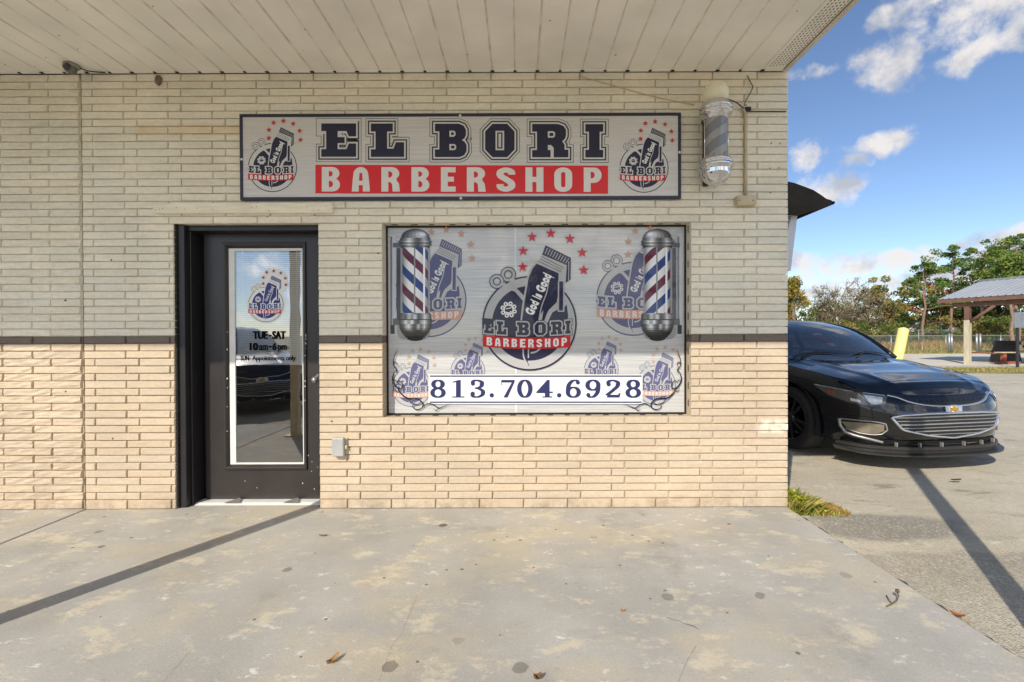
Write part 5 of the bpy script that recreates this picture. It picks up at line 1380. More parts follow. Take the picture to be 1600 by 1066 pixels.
        for wy in WY:
            g = MB(); c = Vector((0, wy, cz)); rows = []
            for xx in (sg * .5, sg * .905):
                rows.append([Vector((xx, wy + AR * 1.005 * math.cos(t), cz + AR * 1.005 * math.sin(t))) for t in [math.pi * (-.12 + 1.24 * k / 30) for k in range(31)]])
            g.grid(rows, smooth=True); g.add([Vector((sg * .5, wy - .4, .2)), Vector((sg * .5, wy + .4, .2)), Vector((sg * .5, wy + .4, .8)), Vector((sg * .5, wy - .4, .8))], [(0, 1, 2, 3)]); B(g, 'wheel_well', M_WELL)
    # floor, dashboard, seats, wipers, card on the screen
    g = MB(); g.box(-.66, .66, .35, 4.6, .20, .24); B(g, 'floor_pan', M_WELL)
    g = MB(); g.rbox(-.70, .70, 1.34, 1.75, .78, .945, .05); g.rbox(-.48, -.24, 1.70, 1.80, .86, .99, .03); B(g, 'dashboard', M_TRIM)
    for sg in (-1, 1):
        g = MB(); g.rbox(sg * .37 - .25, sg * .37 + .25, 2.25, 2.75, .42, .58, .05); st = B(g, 'seat', M_SEAT)
        g = MB(); g.rbox(sg * .37 - .23, sg * .37 + .23, 2.66, 2.82, .58, 1.14, .05); g.rbox(sg * .37 - .13, sg * .37 + .13, 2.70, 2.80, 1.15, 1.30, .04); B(g, 'backrest', M_SEAT, st)
    def onws(u, t, off=.012):
        i = t * 10; k = min(9, int(i)); f = i - k; j = (u + 1) / 2 * 24; m = min(23, int(j)); h = j - m
        p = ws[k][m].lerp(ws[k][m + 1], h).lerp(ws[k + 1][m].lerp(ws[k + 1][m + 1], h), f); return p + Vector((0, -off * .5, off))
    for u0, u1 in ((-.80, -.02), (.0, .80)):
        g = MB(); g.tube([onws(u0 + (u1 - u0) * k / 8, .03 + .05 * math.sin(math.pi * k / 8), .014) for k in range(9)], [.005, .008, .009, .009, .009, .008, .007, .006, .004], 6); g.tube([onws(u0 + .45 * (u1 - u0), .09, .02), onws(u0 + .1 * (u1 - u0), .0, .01)], .009, 6); B(g, 'wiper', M_TRIM)
    g = MB(); rows = [[onws(u, t, -.02) for u in (-.16, -.08, 0)] for t in (.22, .36, .5)]; g.grid(rows, 0, smooth=False); rows = [[onws(u, t, -.017) for u in (-.16, -.08, 0)] for t in (.28, .36, .44)]; g.grid(rows, 1, smooth=False)
    B(g, 'dash_card', [mat('card_white', lin((220, 212, 204)), .6), mat('card_red', lin((168, 60, 54)), .6)])
    g = MB(); g.rbox(-.12, .12, 2.02, 2.06, 1.24, 1.31, .012); B(g, 'rear_view_mirror', M_TRIM)
    for o in car.children_recursive:
        pass
    return car
sedan = build_car()
# ---------------------------------------------------------------- beyond the lot
rt = random.Random(11)
def at_depth(px, depth):                      # point on the ground under a photo column, DEPTH metres ahead of the camera
    d = ray(px, 522); return CAM.x + d.x / d.y * depth, CAM.y + depth
def zat(py, depth): return CAM.z - (py - 522) / F * depth

M_WOOD = mat('weathered_wood', lin((188, 178, 152)), .8, var=.18, scale=5, stretch=(3, 3, .5))
M_DWOOD = mat('brown_stained_wood', lin((112, 82, 66)), .75, var=.18, scale=4)
M_GALV = mat('galvanised_steel', lin((170, 172, 172)), .4, metal=.6, var=.1, scale=6)
# strips of ground under and before the pavilion
s = MB(); s.add([(14.2, 14.2, -.035), (46, 14.2, -.035), (46, 24.5, -.035), (9.0, 24.5, -.035), (9.0, 14.2, -.035)], [(0, 1, 2, 3, 4)]); struct('pavilion_paving', s, M_PAD)
M_TURF = mat('dry_turf', lin((150, 136, 70)), .95, var=.3, scale=1.5, bump=.01, bscale=30)
s = MB(); s.add([(13.2, 11.2, -.012), (15.5, 10.7, -.012), (40, 11.0, -.012), (40, 13.0, -.012), (15, 13.2, -.012), (13.4, 12.6, -.012)], [(0, 1, 2, 3, 4, 5)]); struct('turf_island', s, M_TURF)
M_BLADE = mat('grass_blades', (1, 1, 1), .85, var=.1, ink=True)
def blades(name, n, where, h, w, cols, lean=.35):
    mb = MB()
    for i in range(n):
        x, y, z = where(); a = rt.uniform(0, 6.28); hh = h * rt.uniform(.45, 1.2); c = rt.choice(cols); j = rt.uniform(.75, 1.2); c = tuple(q * j for q in c)
        dx, dy = math.cos(a) * w, math.sin(a) * w; lx, ly = rt.uniform(-lean, lean) * hh, rt.uniform(-lean, lean) * hh
        mb.add([(x - dx, y - dy, z), (x + dx, y + dy, z), (x + lx, y + ly, z + hh)], [(0, 1, 2)], 0, c)
    return mb
OLIVE, STRAW, GREEN, TAWNY = lin((122, 124, 52)), lin((176, 152, 96)), lin((96, 118, 40)), lin((152, 118, 76))
mb = blades('x', 5000, lambda: (rt.uniform(13.4, 38), rt.uniform(11.1, 13.0), -.012), .07, .012, [OLIVE, STRAW, GREEN, STRAW]); tag(mb.build('turf_grass', M_BLADE), kind='stuff')
mb = blades('x', 9000, lambda: (rt.uniform(8, 60), rt.uniform(24.3, 31), -.06), .13, .03, [OLIVE, GREEN, STRAW, OLIVE]); tag(mb.build('verge_grass', M_BLADE), kind='stuff')
mb = blades('x', 30000, lambda: (rt.uniform(10, 95), rt.uniform(30.5, 44), -.06), .62, .04, [TAWNY, STRAW, TAWNY, lin((166, 134, 92)), OLIVE], .5); tag(mb.build('field_grass', M_BLADE), kind='stuff')

# yellow bollard
bx, by = at_depth(1402, 10.0)
bo = thing('yellow_bollard', 'thick yellow bollard leaning over behind the black car', 'bollard', (bx, by, 0))
tz = zat(511, 10.0); dx = (10.5 + (tz) * 0) / F * 10.0 * 1.0
ax = Vector((math.sin(R(11.5)), 0, math.cos(R(11.5)))); b0 = Vector((bx - .14, by, -.05)); Lb = (tz + .0) / ax.z
f = MB(); f.tube([b0 + ax * t for t in (0, Lb * .5, Lb - .04, Lb - .015, Lb)], [.098, .098, .098, .085, .05], 24); f.build('post', mat('yellow_paint', lin((238, 222, 136)), .55, var=.08, scale=6), bo)
f = MB(); f.tube([b0 + ax * (Lb - .02), b0 + ax * (Lb + .012)], [.07, .02], 16); f.build('cap', mat('pale_cap', lin((226, 210, 150)), .7), bo)

# picnic pavilion: a gable roof whose long eave runs towards the lot
PX, PY = at_depth(1507, 18.6)
pav = thing('picnic_pavilion', 'open picnic pavilion with ribbed metal roof on square wooden posts', 'pavilion', (PX, PY, 0))
D_ = Vector((.32, -.947, 0)); N_ = Vector((.947, .32, 0))
C0 = Vector((*at_depth(1464.5, 19.35), 0)); ez = zat(470.5, 19.35); W2, LEN, rise = 2.8, 7.5, .84
def Q(a, b, z): v = C0 + D_ * a + N_ * b; return Vector((v.x, v.y, z))
M_TIN = mat('ribbed_metal_roof', lin((172, 174, 175)), .45, metal=.15, var=.08, scale=2)
f = MB(); n = 34
for b0_, b1_ in ((0, W2), (2 * W2, W2)):
    rows = [[], []]
    for i in range(n):
        for t, bump in ((0, 0), (.72, 0), (.80, .022), (.92, .022)):
            a_ = LEN * (i + t) / n; rows[0].append(Q(a_, b0_, ez + bump)); rows[1].append(Q(a_, b1_, ez + rise + bump))
    f.grid(rows, 0, smooth=False)
f.tube([Q(-.02, W2, ez + rise + .03), Q(LEN, W2, ez + rise + .03)], .06, 6)
f.build('roof', M_TIN, pav)
f = MB()
def bar(p, q_, w, h):
    d = (q_ - p); sd = Vector((-d.y, d.x, 0)).normalized() * w / 2; u = Vector((0, 0, h)); v = [p - sd, p + sd, q_ + sd, q_ - sd]
    f.add(v + [x + u for x in v], [(0, 1, 2, 3)[::-1], (4, 5, 6, 7), (0, 1, 5, 4), (1, 2, 6, 5), (2, 3, 7, 6), (3, 0, 4, 7)])
bar(Q(-.02, .03, ez - .16), Q(LEN, .03, ez - .16), .04, .145); bar(Q(-.02, 2 * W2 - .03, ez - .16), Q(LEN, 2 * W2 - .03, ez - .16), .04, .145)
for b0_, b1_ in ((.06, W2), (2 * W2 - .06, W2)):
    for a_ in (.0, LEN - .02): bar(Q(a_, b0_, ez - .16), Q(a_, b1_, ez + rise - .17), .04, .145)
f.build('fascia_board', M_DWOOD, pav)
f = MB(); f.add([Q(.02, .06, ez - .03), Q(LEN - .03, .06, ez - .03), Q(LEN - .03, W2, ez + rise - .05), Q(.02, W2, ez + rise - .05)], [(0, 1, 2, 3)]); f.add([Q(.02, 2 * W2 - .06, ez - .03), Q(LEN - .03, 2 * W2 - .06, ez - .03), Q(LEN - .03, W2, ez + rise - .05), Q(.02, W2, ez + rise - .05)], [(3, 2, 1, 0)])
f.build('ceiling', M_DWOOD, pav)
f = MB(); bar(Q(.4, .25, ez - .34), Q(LEN - .2, .25, ez - .34), .1, .17); f.build('eave_beam', M_DWOOD, pav); f = MB(); bar(Q(.4, 2 * W2 - .25, ez - .34), Q(LEN - .2, 2 * W2 - .25, ez - .34), .1, .17); f.build('eave_beam', M_DWOOD, pav)
Mr = Matrix(((D_.x, N_.x, 0), (D_.y, N_.y, 0), (0, 0, 1)))
zs = zat(503, 18.6)
for a_, b_ in ((.9, .25), (.9, 2 * W2 - .25), (4.0, .25), (4.0, 2 * W2 - .25), (7.0, .25), (7.0, 2 * W2 - .25)):
    p = Q(a_, b_, 0); T4 = Matrix.Translation(p) @ Mr.to_4x4(); f = MB()
    f.rbox(-.09, .09, -.09, .09, -.05, zs, .01, 0, (1, 1, 1), T4); f.rbox(-.082, .082, -.082, .082, zs, ez - .345, .005, 1, (1, 1, 1), T4)
    f.build('post', [M_WOOD, M_DWOOD], pav)
for a_, sg in ((.9, 1), (4.0, -1), (4.0, 1)):
    f = MB(); f.tube([Q(a_ + sg * .08, .25, ez - .95), Q(a_ + sg * .4, .25, ez - .7), Q(a_ + sg * .85, .25, ez - .34)], .06, 6); f.build('knee_brace', M_DWOOD, pav)
# picnic table
tx, ty = at_depth(1578, 18.9)
pt = thing('picnic_table', 'weathered picnic table with attached benches under the pavilion', 'picnic table', (tx, ty, -.035))
f = MB()
for k in range(5): f.box(tx + .55, tx + 2.3, ty + .1 + k * .147, ty + .1 + k * .147 + .138, .70, .74)
f.build('table_top', M_WOOD, pt)
for dy in (-.36, 1.02):
    f = MB()
    for k in range(2): f.box(tx - .75, tx + 2.4, ty + dy + k * .14, ty + dy + k * .14 + .13, .405, .445)
    f.build('bench', M_WOOD, pt)
M_DLEG = mat('dark_table_leg', lin((62, 58, 58)), .7)
M_RLEG = mat('red_brown_leg', lin((150, 84, 60)), .8)
for xx in (tx - .5, tx + 2.0):
    f = MB(); f.box(xx - .06, xx + .06, ty - .30, ty - .16, -.03, .405); f.box(xx - .22, xx + .55, ty - .38, ty - .1, -.033, .06); f.box(xx - .03, xx + .03, ty - .16, ty + 1.2, .34, .40)
    f.build('leg', M_RLEG, pt)
for xx in (tx + .8, tx + 2.1):
    for sg in (-1, 1): f = MB(); f.tube([(xx, ty + .47 + sg * .25, .70), (xx, ty + .47 + sg * .6, -.03)], .05, 4); f.build('leg', M_DLEG, pt)
# black barrel
qx, qy = at_depth(1571, 19.45)
tb_ = thing('trash_barrel', 'black tapered barrel with a bagged rim standing behind the picnic bench', 'trash barrel', (qx, qy, -.035))
f = MB(); f.lathe([(0, 0), (.46, 0), (.48, .05), (.42, .42), (.425, .44), (.35, .80), (.37, .82), (.37, .86), (.3, .86), (.28, .6)], (qx, qy, -.035), 28); f.build('barrel', mat('black_plastic', lin((34, 32, 34)), .5), tb_)
f = MB(); rows = [[(qx + .05 + r_ * math.cos(t) * rt.uniform(.94, 1.08), qy + r_ * math.sin(t) * rt.uniform(.94, 1.08), z) for t in [6.283 * k / 24 for k in range(24)]] for r_, z in ((.40, .70), (.41, .80), (.43, .86), (.38, .89), (.28, .86))]
f.grid(rows, closed=True); f.build('bag_rim', mat('black_bag', lin((24, 24, 26)), .35), tb_)
# notice board seen from behind
nx_, ny_ = at_depth(1592, 16.5)
nb = thing('sign_board', 'grey back of a sign board on a dark post in front of the picnic table', 'sign', (nx_, ny_, 0))
f = MB(); f.rbox(nx_ - .16, nx_ + .5, ny_ - .012, ny_ + .012, zat(515, 16.5), zat(491, 16.5), .006); f.build('board', mat('sign_back', lin((142, 150, 160)), .45, metal=.4), nb)
f = MB(); f.box(nx_ - .035, nx_ + .035, ny_ + .014, ny_ + .07, -.05, zat(493, 16.5)); f.build('post', mat('dark_post', lin((52, 50, 52)), .6), nb)

# chain-link fences
def chain_fence(label, y, x0, x1, h, step, pr=.03, gates=()):
    fe = thing('chain_link_fence', label, 'fence', (x0, y, -.06)); z0 = -.06
    f = MB(); f.tube([(x0, y, z0 + h), (x1, y, z0 + h)], .024, 6); f.build('top_rail', M_GALV, fe)
    x = x0
    while x < x1:
        f = MB(); f.tube([(x, y, z0), (x, y, z0 + h + .05)], pr, 8); f.build('post', M_GALV, fe); x += step
    f = MB(); sp = .16; yy = y - .03
    def strand(xa, sg):
        a, b = Vector((xa, yy, z0 + .03)), Vector((xa + sg * h, yy, z0 + h - .01)); w = Vector((.0022, 0, .0022 * -sg))
        f.add([a - w, a + w, b + w, b - w], [(0, 1, 2, 3)])
    k = x0 - h
    while k < x1 + h:
        strand(k, 1); strand(k, -1); k += sp
    f.build('wire_mesh', M_GALV, fe)
    for gx in gates:
        f = MB(); f.tube([(gx, y - .05, z0), (gx, y - .05, z0 + h + .12)], .06, 10); f.build('gate_post', M_GALV, fe)
chain_fence('lower chain link fence in front of the brown field', 27.0, 10, 48, 1.10, 3.6, .032, [at_depth(1482, 30.27)[0], at_depth(1486, 30.27)[0], at_depth(1525, 30.27)[0], at_depth(1530.5, 30.27)[0]])
chain_fence('taller chain link fence along the far side of the field', 36.0, 12, 62, 1.52, 4.4, .034)
# pale building far behind the trees
hx, hy = at_depth(1445, 62)
fb = thing('far_building', 'low white building with a teal door far behind the trees', 'building', (hx, hy, -.06))
f = MB(); f.box(hx - 2, hx + 5.2, hy, hy + 6, -.06, 2.3); f.build('wall', mat('far_white_wall', lin((216, 214, 210)), .8), fb)
f = MB(); f.prism([(hx - 2.4, hy - .5, 2.3), (hx - 2.4, hy + 6.5, 2.3), (hx - 2.4, hy + 3, 3.3)], (1, 0, 0), 8); f.build('roof', mat('far_grey_roof', lin((176, 178, 180)), .6), fb)
f = MB(); x = at_depth(1474, 61.9)[0]; f.rbox(x - .65, x + .65, hy - .06, hy + .02, 0, 2.1, .01); f.build('door', mat('teal_door', lin((96, 186, 176)), .6), fb)

# ---------------------------------------------------------------- trees
M_BARK = mat('grey_bark', lin((122, 104, 88)), .95, var=.25, scale=6, bump=.01, bscale=20)
M_PBARK = mat('pine_bark', lin((142, 116, 98)), .95, var=.25, scale=5, bump=.012, bscale=18)
def leaf_mat():
    m, N, L, b = nodes_of('foliage'); out = [n for n in N if n.type == 'OUTPUT_MATERIAL'][0]
    at = N.new('ShaderNodeAttribute'); at.attribute_name = 'ink'; L.new(at.outputs['Color'], b.inputs['Base Color']); b.inputs['Roughness'].default_value = .6; b.inputs['Specular IOR Level'].default_value = .25
    tl = N.new('ShaderNodeBsdfTranslucent'); L.new(at.outputs['Color'], tl.inputs[0])
    mx = N.new('ShaderNodeMixShader'); mx.inputs[0].default_value = .25; L.new(b.outputs[0], mx.inputs[1]); L.new(tl.outputs[0], mx.inputs[2]); L.new(mx.outputs[0], out.inputs[0]); return m
M_LEAF = leaf_mat()
def leaves(mb, c, r, n, size, cols, rn, flat=1.0):
    base = rn.choice(cols); j = rn.uniform(.75, 1.25)
    for i in range(n):
        while True:
            p = Vector((rn.uniform(-1, 1), rn.uniform(-1, 1), rn.uniform(-1, 1)))
            if .12 < p.length < 1: break
        p = Vector((p.x * r, p.y * r, p.z * r * flat)) + c
        a = Vector((rn.gauss(0, 1), rn.gauss(0, 1), rn.gauss(0, 1))).normalized(); b = a.orthogonal().normalized(); b = (b * math.cos(1) + a.cross(b) * math.sin(rn.uniform(0, 6))).normalized()
        s = size * rn.uniform(.5, 1.3); k = j * rn.uniform(.75, 1.3); col = base if rn.random() < .8 else rn.choice(cols)
        mb.add([p - a * s, p + b * s * .45, p + a * s, p - b * s * .45], [(0, 1, 2, 3)], 0, tuple(q * k * 1.2 for q in col))
def limb(mb, a, b, r0, r1, rn, wig=.12, n=5):
    pts = [a.lerp(b, i / n) + Vector((rn.uniform(-1, 1), rn.uniform(-1, 1), rn.uniform(-.5, .5))) * (wig * (b - a).length * (0 if i in (0, n) else 1)) for i in range(n + 1)]
    mb.tube(pts, [r0 + (r1 - r0) * i / n for i in range(n + 1)], 6, caps=False); return pts
PINE = [lin((88, 112, 56)), lin((112, 130, 58)), lin((68, 94, 56)), lin((128, 142, 66))]
OAK = [lin((104, 114, 58)), lin((122, 124, 68)), lin((88, 102, 56)), lin((140, 130, 76))]
GOLD = [lin((146, 124, 54)), lin((124, 116, 54)), lin((158, 132, 60)), lin((98, 102, 50))]
GREY = [lin((136, 128, 98)), lin((118, 116, 82)), lin((150, 138, 108))]
BRUSH = [lin((92, 108, 50)), lin((112, 120, 56)), lin((132, 116, 62))]
def tree(kind, label, px, depth, top, seed, spread=1.0, lean=0.0, cols=None, crown_low=None, group=None, loc=None, h=None):
    rn = random.Random(seed)
    x, y = loc or at_depth(px, depth); H = h or (zat(top, depth) + .06)
    t = thing({'pine': 'pine_tree', 'oak': 'leafy_tree', 'bare': 'bare_tree', 'gold': 'golden_tree', 'bush': 'bush'}[kind], label, 'bush' if kind == 'bush' else 'tree', (x, y, -.06), 0, group)
    o = Vector((x, y, -.06)); tr = MB(); cw = MB(); br = MB()
    if kind == 'pine':
        topv = o + Vector((lean * H, rn.uniform(-.2, .2), H * .93)); trunk = limb(tr, o, topv, .011 * H + .06, .04, rn, .015, 8)
        low = crown_low or .42
        nb = int(17 * spread + 4)
        for i in range(nb):
            f_ = low + (1 - low) * (i / (nb - 1)) ** .9; p = o.lerp(topv, f_); a = rn.uniform(0, 6.28); ln = H * .27 * spread * (1.15 - .75 * ((f_ - low) / (1 - low)) ** 1.5) * rn.uniform(.5, 1.15)
            e = p + Vector((math.cos(a) * ln, math.sin(a) * ln, rn.uniform(.05, .3) * ln + .1)); limb(br, p, e, .06, .015, rn, .08, 4)
            for q in range(3):
                c = p.lerp(e, .55 + .25 * q) + Vector((rn.uniform(-.3, .3), rn.uniform(-.3, .3), rn.uniform(-.1, .35)))
                leaves(cw, c, rn.uniform(.28, .55) * (.6 + .045 * H), int(78 * rn.uniform(.6, 1.2)), .13, cols or PINE, rn, .6)
        leaves(cw, topv, .05 * H, 70, .13, cols or PINE, rn, .8)
    elif kind in ('oak', 'gold', 'bare'):
        fork = o + Vector((rn.uniform(-.2, .2), 0, H * (.28 if kind != 'gold' else .8))); limb(tr, o, fork, .03 * H + .05, .02 * H + .03, rn, .03, 4)
        nb = {'oak': 15, 'gold': 26, 'bare': 18}[kind]
        for i in range(nb):
            a = rn.uniform(0, 6.28); f_ = (i + .5) / nb
            if kind == 'gold':
                p = o + Vector((0, 0, H * (.12 + .84 * f_))); ln = H * .27 * spread * (1.08 - f_) * rn.uniform(.7, 1.15); e = p + Vector((math.cos(a) * ln, math.sin(a) * ln, .05 * H))
                limb(br, p, e, .05, .015, rn, .06, 3)
                for q in range(3): leaves(cw, p.lerp(e, .35 + .33 * q), (.055 * H + .16) * rn.uniform(.8, 1.2), 62, .15, cols or GOLD, rn, .75)
                continue
            rr = H * .42 * spread; el = rn.uniform(.1, 1.45); e = o + Vector((0, 0, H * .42)) + Vector((math.cos(a) * math.cos(el) * rr, math.sin(a) * math.cos(el) * rr, math.sin(el) * H * .56))
            pts = limb(br, fork, e, .012 * H + .02, .015, rn, .09, 5)
            for q in range(5 if kind == 'bare' else 3):
                m = pts[rn.randint(2, 5)]; e2 = m + Vector((rn.uniform(-1, 1), rn.uniform(-1, 1), rn.uniform(0, 1))) * H * .16; limb(br, m, e2, .025, .008, rn, .1, 3)
                if kind == 'bare':
                    for w_ in range(4): limb(br, m.lerp(e2, rn.uniform(.3, 1)), e2 + Vector((rn.uniform(-1, 1), rn.uniform(-1, 1), rn.uniform(-.2, 1))) * H * .09, .012, .004, rn, .1, 2)
                    leaves(cw, e2, .06 * H, 14, .10, cols or GREY, rn)
                else: leaves(cw, e2, rn.uniform(.06, .10) * H, 62, .15, cols or OAK, rn, .8)
    else:
        for i in range(int(9 * spread) + 4):
            a = rn.uniform(0, 6.28); rr = H * .6 * spread * rn.random() ** .6; c = o + Vector((math.cos(a) * rr, math.sin(a) * rr * .6, H * rn.uniform(.18, .9)))
            limb(br, o + Vector((rr * .2 * math.cos(a), 0, 0)), c, .03, .01, rn, .08, 3)
            leaves(cw, c, H * rn.uniform(.16, .28), 95, .13, cols or BRUSH, rn, .8)
    bark = M_PBARK if kind == 'pine' else M_BARK
    if tr.v: tr.build('trunk', bark, t)
    if br.v: br.build('limbs', bark, t)
    if cw.v: cw.build('crown', M_LEAF, t)
    return t
tree('gold', 'golden yellow conical tree just past the building corner', 1239, 42, 438, 1, 1.25)
tree('bush', 'dark green thicket between the golden tree and the bare trees', 1272, 44, 478, 2, 1.3)
tree('bare', 'pale bare tree standing next to the dark green thicket', 1294, 43, 458, 3, .8)
tree('bare', 'twiggy grey tree with the tallest bare crown above the car roof', 1330, 46, 450, 4, .9)
tree('bare', 'twiggy bare tree between the tall grey one and the brownish oak', 1350, 41, 462, 5, .8)
tree('oak', 'sparse green and brown oak above the car windscreen', 1376, 44, 447, 6, 1.05, cols=OAK + [lin((150, 116, 66))])
tree('oak', 'low olive tree close beside the yellow bollard', 1402, 50, 480, 7, 1.0)
tree('pine', 'open pine with layered clumps between the yellow bollard and the pavilion roof', 1442, 43, 409, 8, 1.0, .01)
tree('pine', 'tall thin pine rising directly above the tip of the pavilion roof', 1487, 47, 388, 9, .85, .015)
tree('pine', 'wide pine crown over the middle of the pavilion roof', 1537, 45, 388, 10, 1.1, -.01)
tree('pine', 'tallest broad pine rising above the pavilion roof ridge', 1585, 44, 368, 12, 1.25, .0)
tree('pine', 'dense pine filling the gap behind the two roof ridge pines', 1560, 51, 384, 27, 1.3)
tree('pine', 'dense pine behind the sign board', 1608, 52, 378, 28, 1.35)
tree('pine', 'leaning pine with pinkish trunk seen under the pavilion roof', 1583, 31, 402, 13, .7, -.045, None, .62)
tree('pine', 'second slim leaning pine trunk beside the pinkish one', 1592, 33, 405, 14, .5, -.055, None, .7)
tree('pine', 'pine standing beyond the sign board, its crown touching the tallest pine', 1622, 46, 372, 15, 1.1)
tree('oak', 'dark leafy tree seen between the pavilion posts', 1545, 50, 470, 16, 1.1, cols=[lin((60, 74, 40)), lin((76, 88, 44))])
tree('oak', 'small orange tinted tree beside the pavilion roof tip', 1463, 49, 452, 17, .6, cols=[lin((170, 104, 52)), lin((96, 98, 48)), lin((80, 92, 46))])
tree('oak', 'leafy green tree behind the notice board', 1606, 52, 472, 18, 1.0)
tree('oak', 'dark green leafy tree behind the front pavilion post', 1508, 53, 474, 26, 1.0, cols=[lin((64, 78, 42)), lin((84, 92, 46))])
for i, (px_, tp_, dp, lb) in enumerate(((1414, 472, 56, 'distant leafy tree behind the yellow bollard'), (1468, 474, 58, 'distant leafy tree under the tip of the pavilion roof'), (1522, 470, 57, 'distant leafy tree behind the pavilion opening'), (1575, 468, 58, 'distant leafy tree behind the leaning pine trunks'), (1290, 476, 56, 'distant leafy tree behind the bare trees'))):
    tree('oak', lb, px_, dp, tp_, 80 + i, 1.25, cols=[lin((86, 98, 52)), lin((106, 112, 60)), lin((76, 90, 50))])
for i, (px_, tp, lb) in enumerate(((1256, 497, 'olive bush beside the golden tree'), (1310, 497, 'straw coloured bush under the bare trees'), (1362, 498, 'tawny bush under the sparse oak'), (1395, 500, 'green bush behind the yellow bollard'), (1428, 496, 'bright green bush beside the far white building'),
                                   (1500, 492, 'round bush beside the front pavilion post'), (1530, 494, 'yellowish bush in the middle of the pavilion opening'), (1562, 493, 'dense bush behind the picnic table'), (1600, 496, 'bush below the grey sign board'), (1448, 508, 'low bush in front of the far white building'))):
    tree('bush', lb, px_, 38 + (i * 7) % 6 + (8 if px_ in (1428, 1448) else 0), tp + 4, 40 + i, 1.5, group='undergrowth behind the fences')
fw = MB(); rn = random.Random(77)
for i in range(900):
    x, y = rn.uniform(40, 175), rn.uniform(88, 125); leaves(fw, Vector((x, y, rn.uniform(.2, 5.2))), 1.7, 11, .42, [lin((82, 92, 56)), lin((104, 108, 66)), lin((96, 100, 74))], rn)
tag(fw.build('far_woods', M_LEAF), kind='stuff')
# what stands behind the camera and shows in the glass
c2 = copy_tree(sedan); c2.location = (-4.1, -3.7, -.02); c2.rotation_euler = (0, 0, R(132)); tag(c2, 'second black sedan parked nose in before the shop beside the porch post', 'car', 'parked black sedans'); sedan['group'] = 'parked black sedans' 
tree('oak', 'leafy tree across the lot mirrored in the door glass', 0, 0, 0, 61, 1.0, loc=(-12.5, -34), h=8.5)
tree('oak', 'broad tree across the road opposite the shop window', 0, 0, 0, 62, 1.1, loc=(1.5, -42), h=8)
tree('pine', 'pine across the road opposite the shop', 0, 0, 0, 63, 1.0, loc=(14, -40), h=12)

# ---------------------------------------------------------------- small things on the ground
q = G(1232, 806)
wd = thing('weed_clump', 'clump of yellow green weeds at the foot of the building corner', 'weeds', (SX + .12, -.02, -.02))
f = MB(); rn = random.Random(21)
for i in range(2600):
    t = rn.random() ** 1.3; a = rn.uniform(0, 6.28)
    x = SX + .02 + .36 * t + rn.gauss(0, .012); y = .12 - .20 * rn.random() - .02 * t + rn.gauss(0, .02)
    if x < SX + .012: continue
    hh = (.085 * (1 - t) ** 1.5 + .018) * rn.uniform(.4, 1.4); c = rn.choice([lin((116, 122, 38)), lin((156, 144, 62)), lin((88, 104, 32)), lin((168, 148, 80))] + ([lin((168, 128, 72))] * 3 if t > .35 else [])); j = rn.uniform(.7, 1.25)
    w_ = rn.uniform(.002, .0055); dx, dy = math.cos(a) * w_, math.sin(a) * w_; lx, ly = rn.uniform(-1.0, 1.2) * hh, rn.uniform(-1, 1) * hh
    lx = max(lx, SX + .005 - x)
    f.add([(x - dx, y - dy, -.02), (x + dx, y + dy, -.02), (x + lx * .5 + dx * .8, y + ly * .5 + dy * .8, -.02 + hh * .65), (x + lx, y + ly, -.02 + hh)], [(0, 1, 2), (0, 2, 3)], 0, tuple(k * j for k in c))
f.build('stems', M_BLADE, wd)
f = MB()
for i in range(620):
    t = rn.random() ** 1.7; x = SX + .025 + .24 * t; y = .09 - .2 * rn.random(); z = -.01 + (.14 * (1 - t) ** 1.4) * rn.random(); leaves(f, Vector((x, y, z)), .012, 2, .011, [lin((140, 150, 36)), lin((168, 164, 50)), lin((110, 128, 34))], rn)
f.build('leaves', M_LEAF, wd)
mb = MB()
for i in range(160):
    y = rn.choice([rn.uniform(-2.1, -1.2), rn.uniform(-1.3, -.2)]); x = SX + rn.uniform(.004, .03)
    if math.sin(y * 9) + math.sin(y * 23) < .9: continue
    hh = rn.uniform(.01, .03); mb.add([(x - .002, y, -.02), (x + .002, y, -.02), (x + rn.uniform(-.01, .015), y + rn.uniform(-.01, .01), hh - .02)], [(0, 1, 2)], 0, rn.choice([OLIVE, GREEN, STRAW]))
tag(mb.build('edge_grass', M_BLADE), kind='stuff')
M_LF = mat('dead_leaf', (1, 1, 1), .8, var=.2, ink=True)
q = G(1397, 940); f = MB()
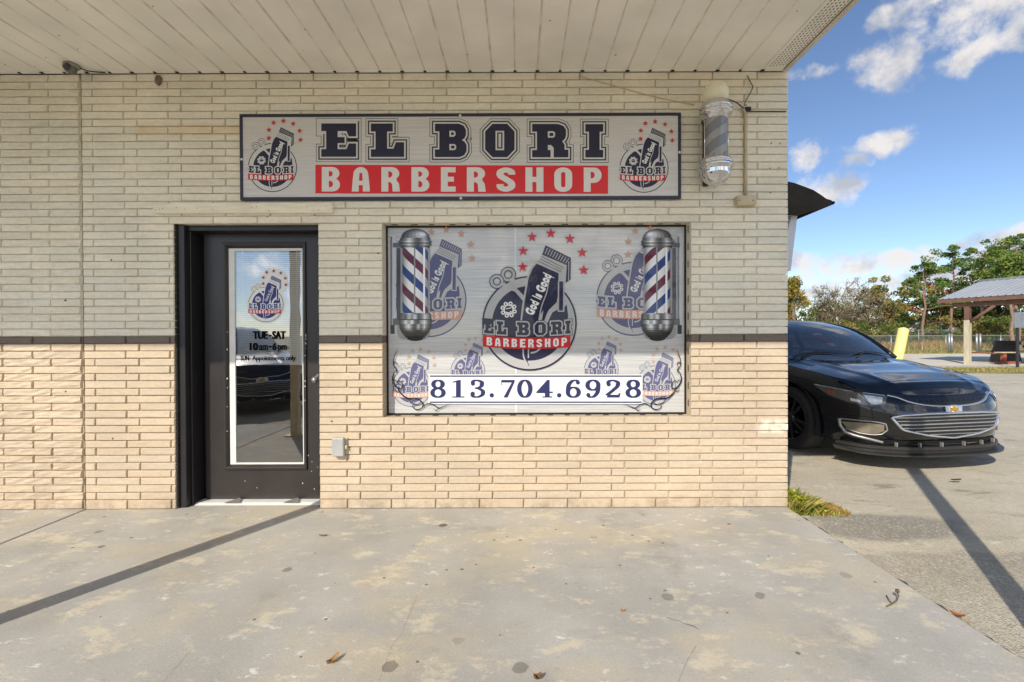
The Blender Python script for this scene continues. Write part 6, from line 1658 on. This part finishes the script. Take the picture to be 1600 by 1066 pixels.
T_ = lambda u, v, z: G(u, v, 0) + Vector((0, 0, z))
f.tube(cr([tuple(T_(1385, 949, .004)), tuple(T_(1392, 946, .006)), tuple(T_(1400, 943, .01)), tuple(T_(1404, 939, .03)), tuple(T_(1402, 936, .045))], 5), [.0035] * 20 + [.005], 6) if False else f.tube([T_(1385, 949, .004), T_(1393, 946, .006), T_(1401, 942.5, .012), T_(1404, 941, .03), T_(1402, 940, .045)], .0034, 6)
f.tube([T_(1394, 945.5, .006), T_(1389, 940, .006), T_(1385, 932, .004)], .003, 6); f.tube([T_(1402, 940, .043), T_(1402, 940, .056)], .008, 6)
tag(f.build('twig', mat('twig_bark', lin((104, 90, 70)), .9)), 'small forked dry twig lying on the slab near the asphalt', 'twig')
def leaf(label, u, v, ln, w_, col, rot, curl=.012):
    c = G(u, v); f = MB(); rows = []
    for i in range(9):
        t = i / 8; ww = w_ * math.sin(math.pi * min(.97, t * .9 + .05)) ** .8; row = []
        for k in (-1, 0, 1):
            x, y = (t - .5) * ln, k * ww; z = .003 + curl * (abs(k) + (2 * t - 1) ** 2)
            row.append((c.x + x * math.cos(rot) - y * math.sin(rot), c.y + x * math.sin(rot) + y * math.cos(rot), z))
        rows.append(row)
    f.grid(rows, 0, col, smooth=True); tag(f.build('dry_leaf', M_LF), label, 'leaf', 'dry leaves on the pavement')
leaf('curled tan dry leaf between the two long slab cracks', 520, 1036, .055, .010, lin((158, 120, 70)), 1.1)
leaf('brown dry leaf farthest from the wall, below the picture window', 840, 1063, .03, .012, lin((112, 78, 46)), .3)
leaf('tiny orange leaf beside a dark spot in the middle of the slab', 973, 956, .02, .008, lin((190, 134, 70)), .2, .005)
leaf('dark narrow leaf on the asphalt in front of the car bumper', 1494, 751, .10, .018, lin((70, 56, 40)), .1, .006)
leaf('orange leaf in the gap along the slab edge', 1496, 963, .05, .012, lin((176, 104, 58)), 2.3, .008)
leaf('pale brown leaf fragment near the wall below the outlet cover', 505, 838, .05, .008, lin((120, 98, 66)), .05, .004)
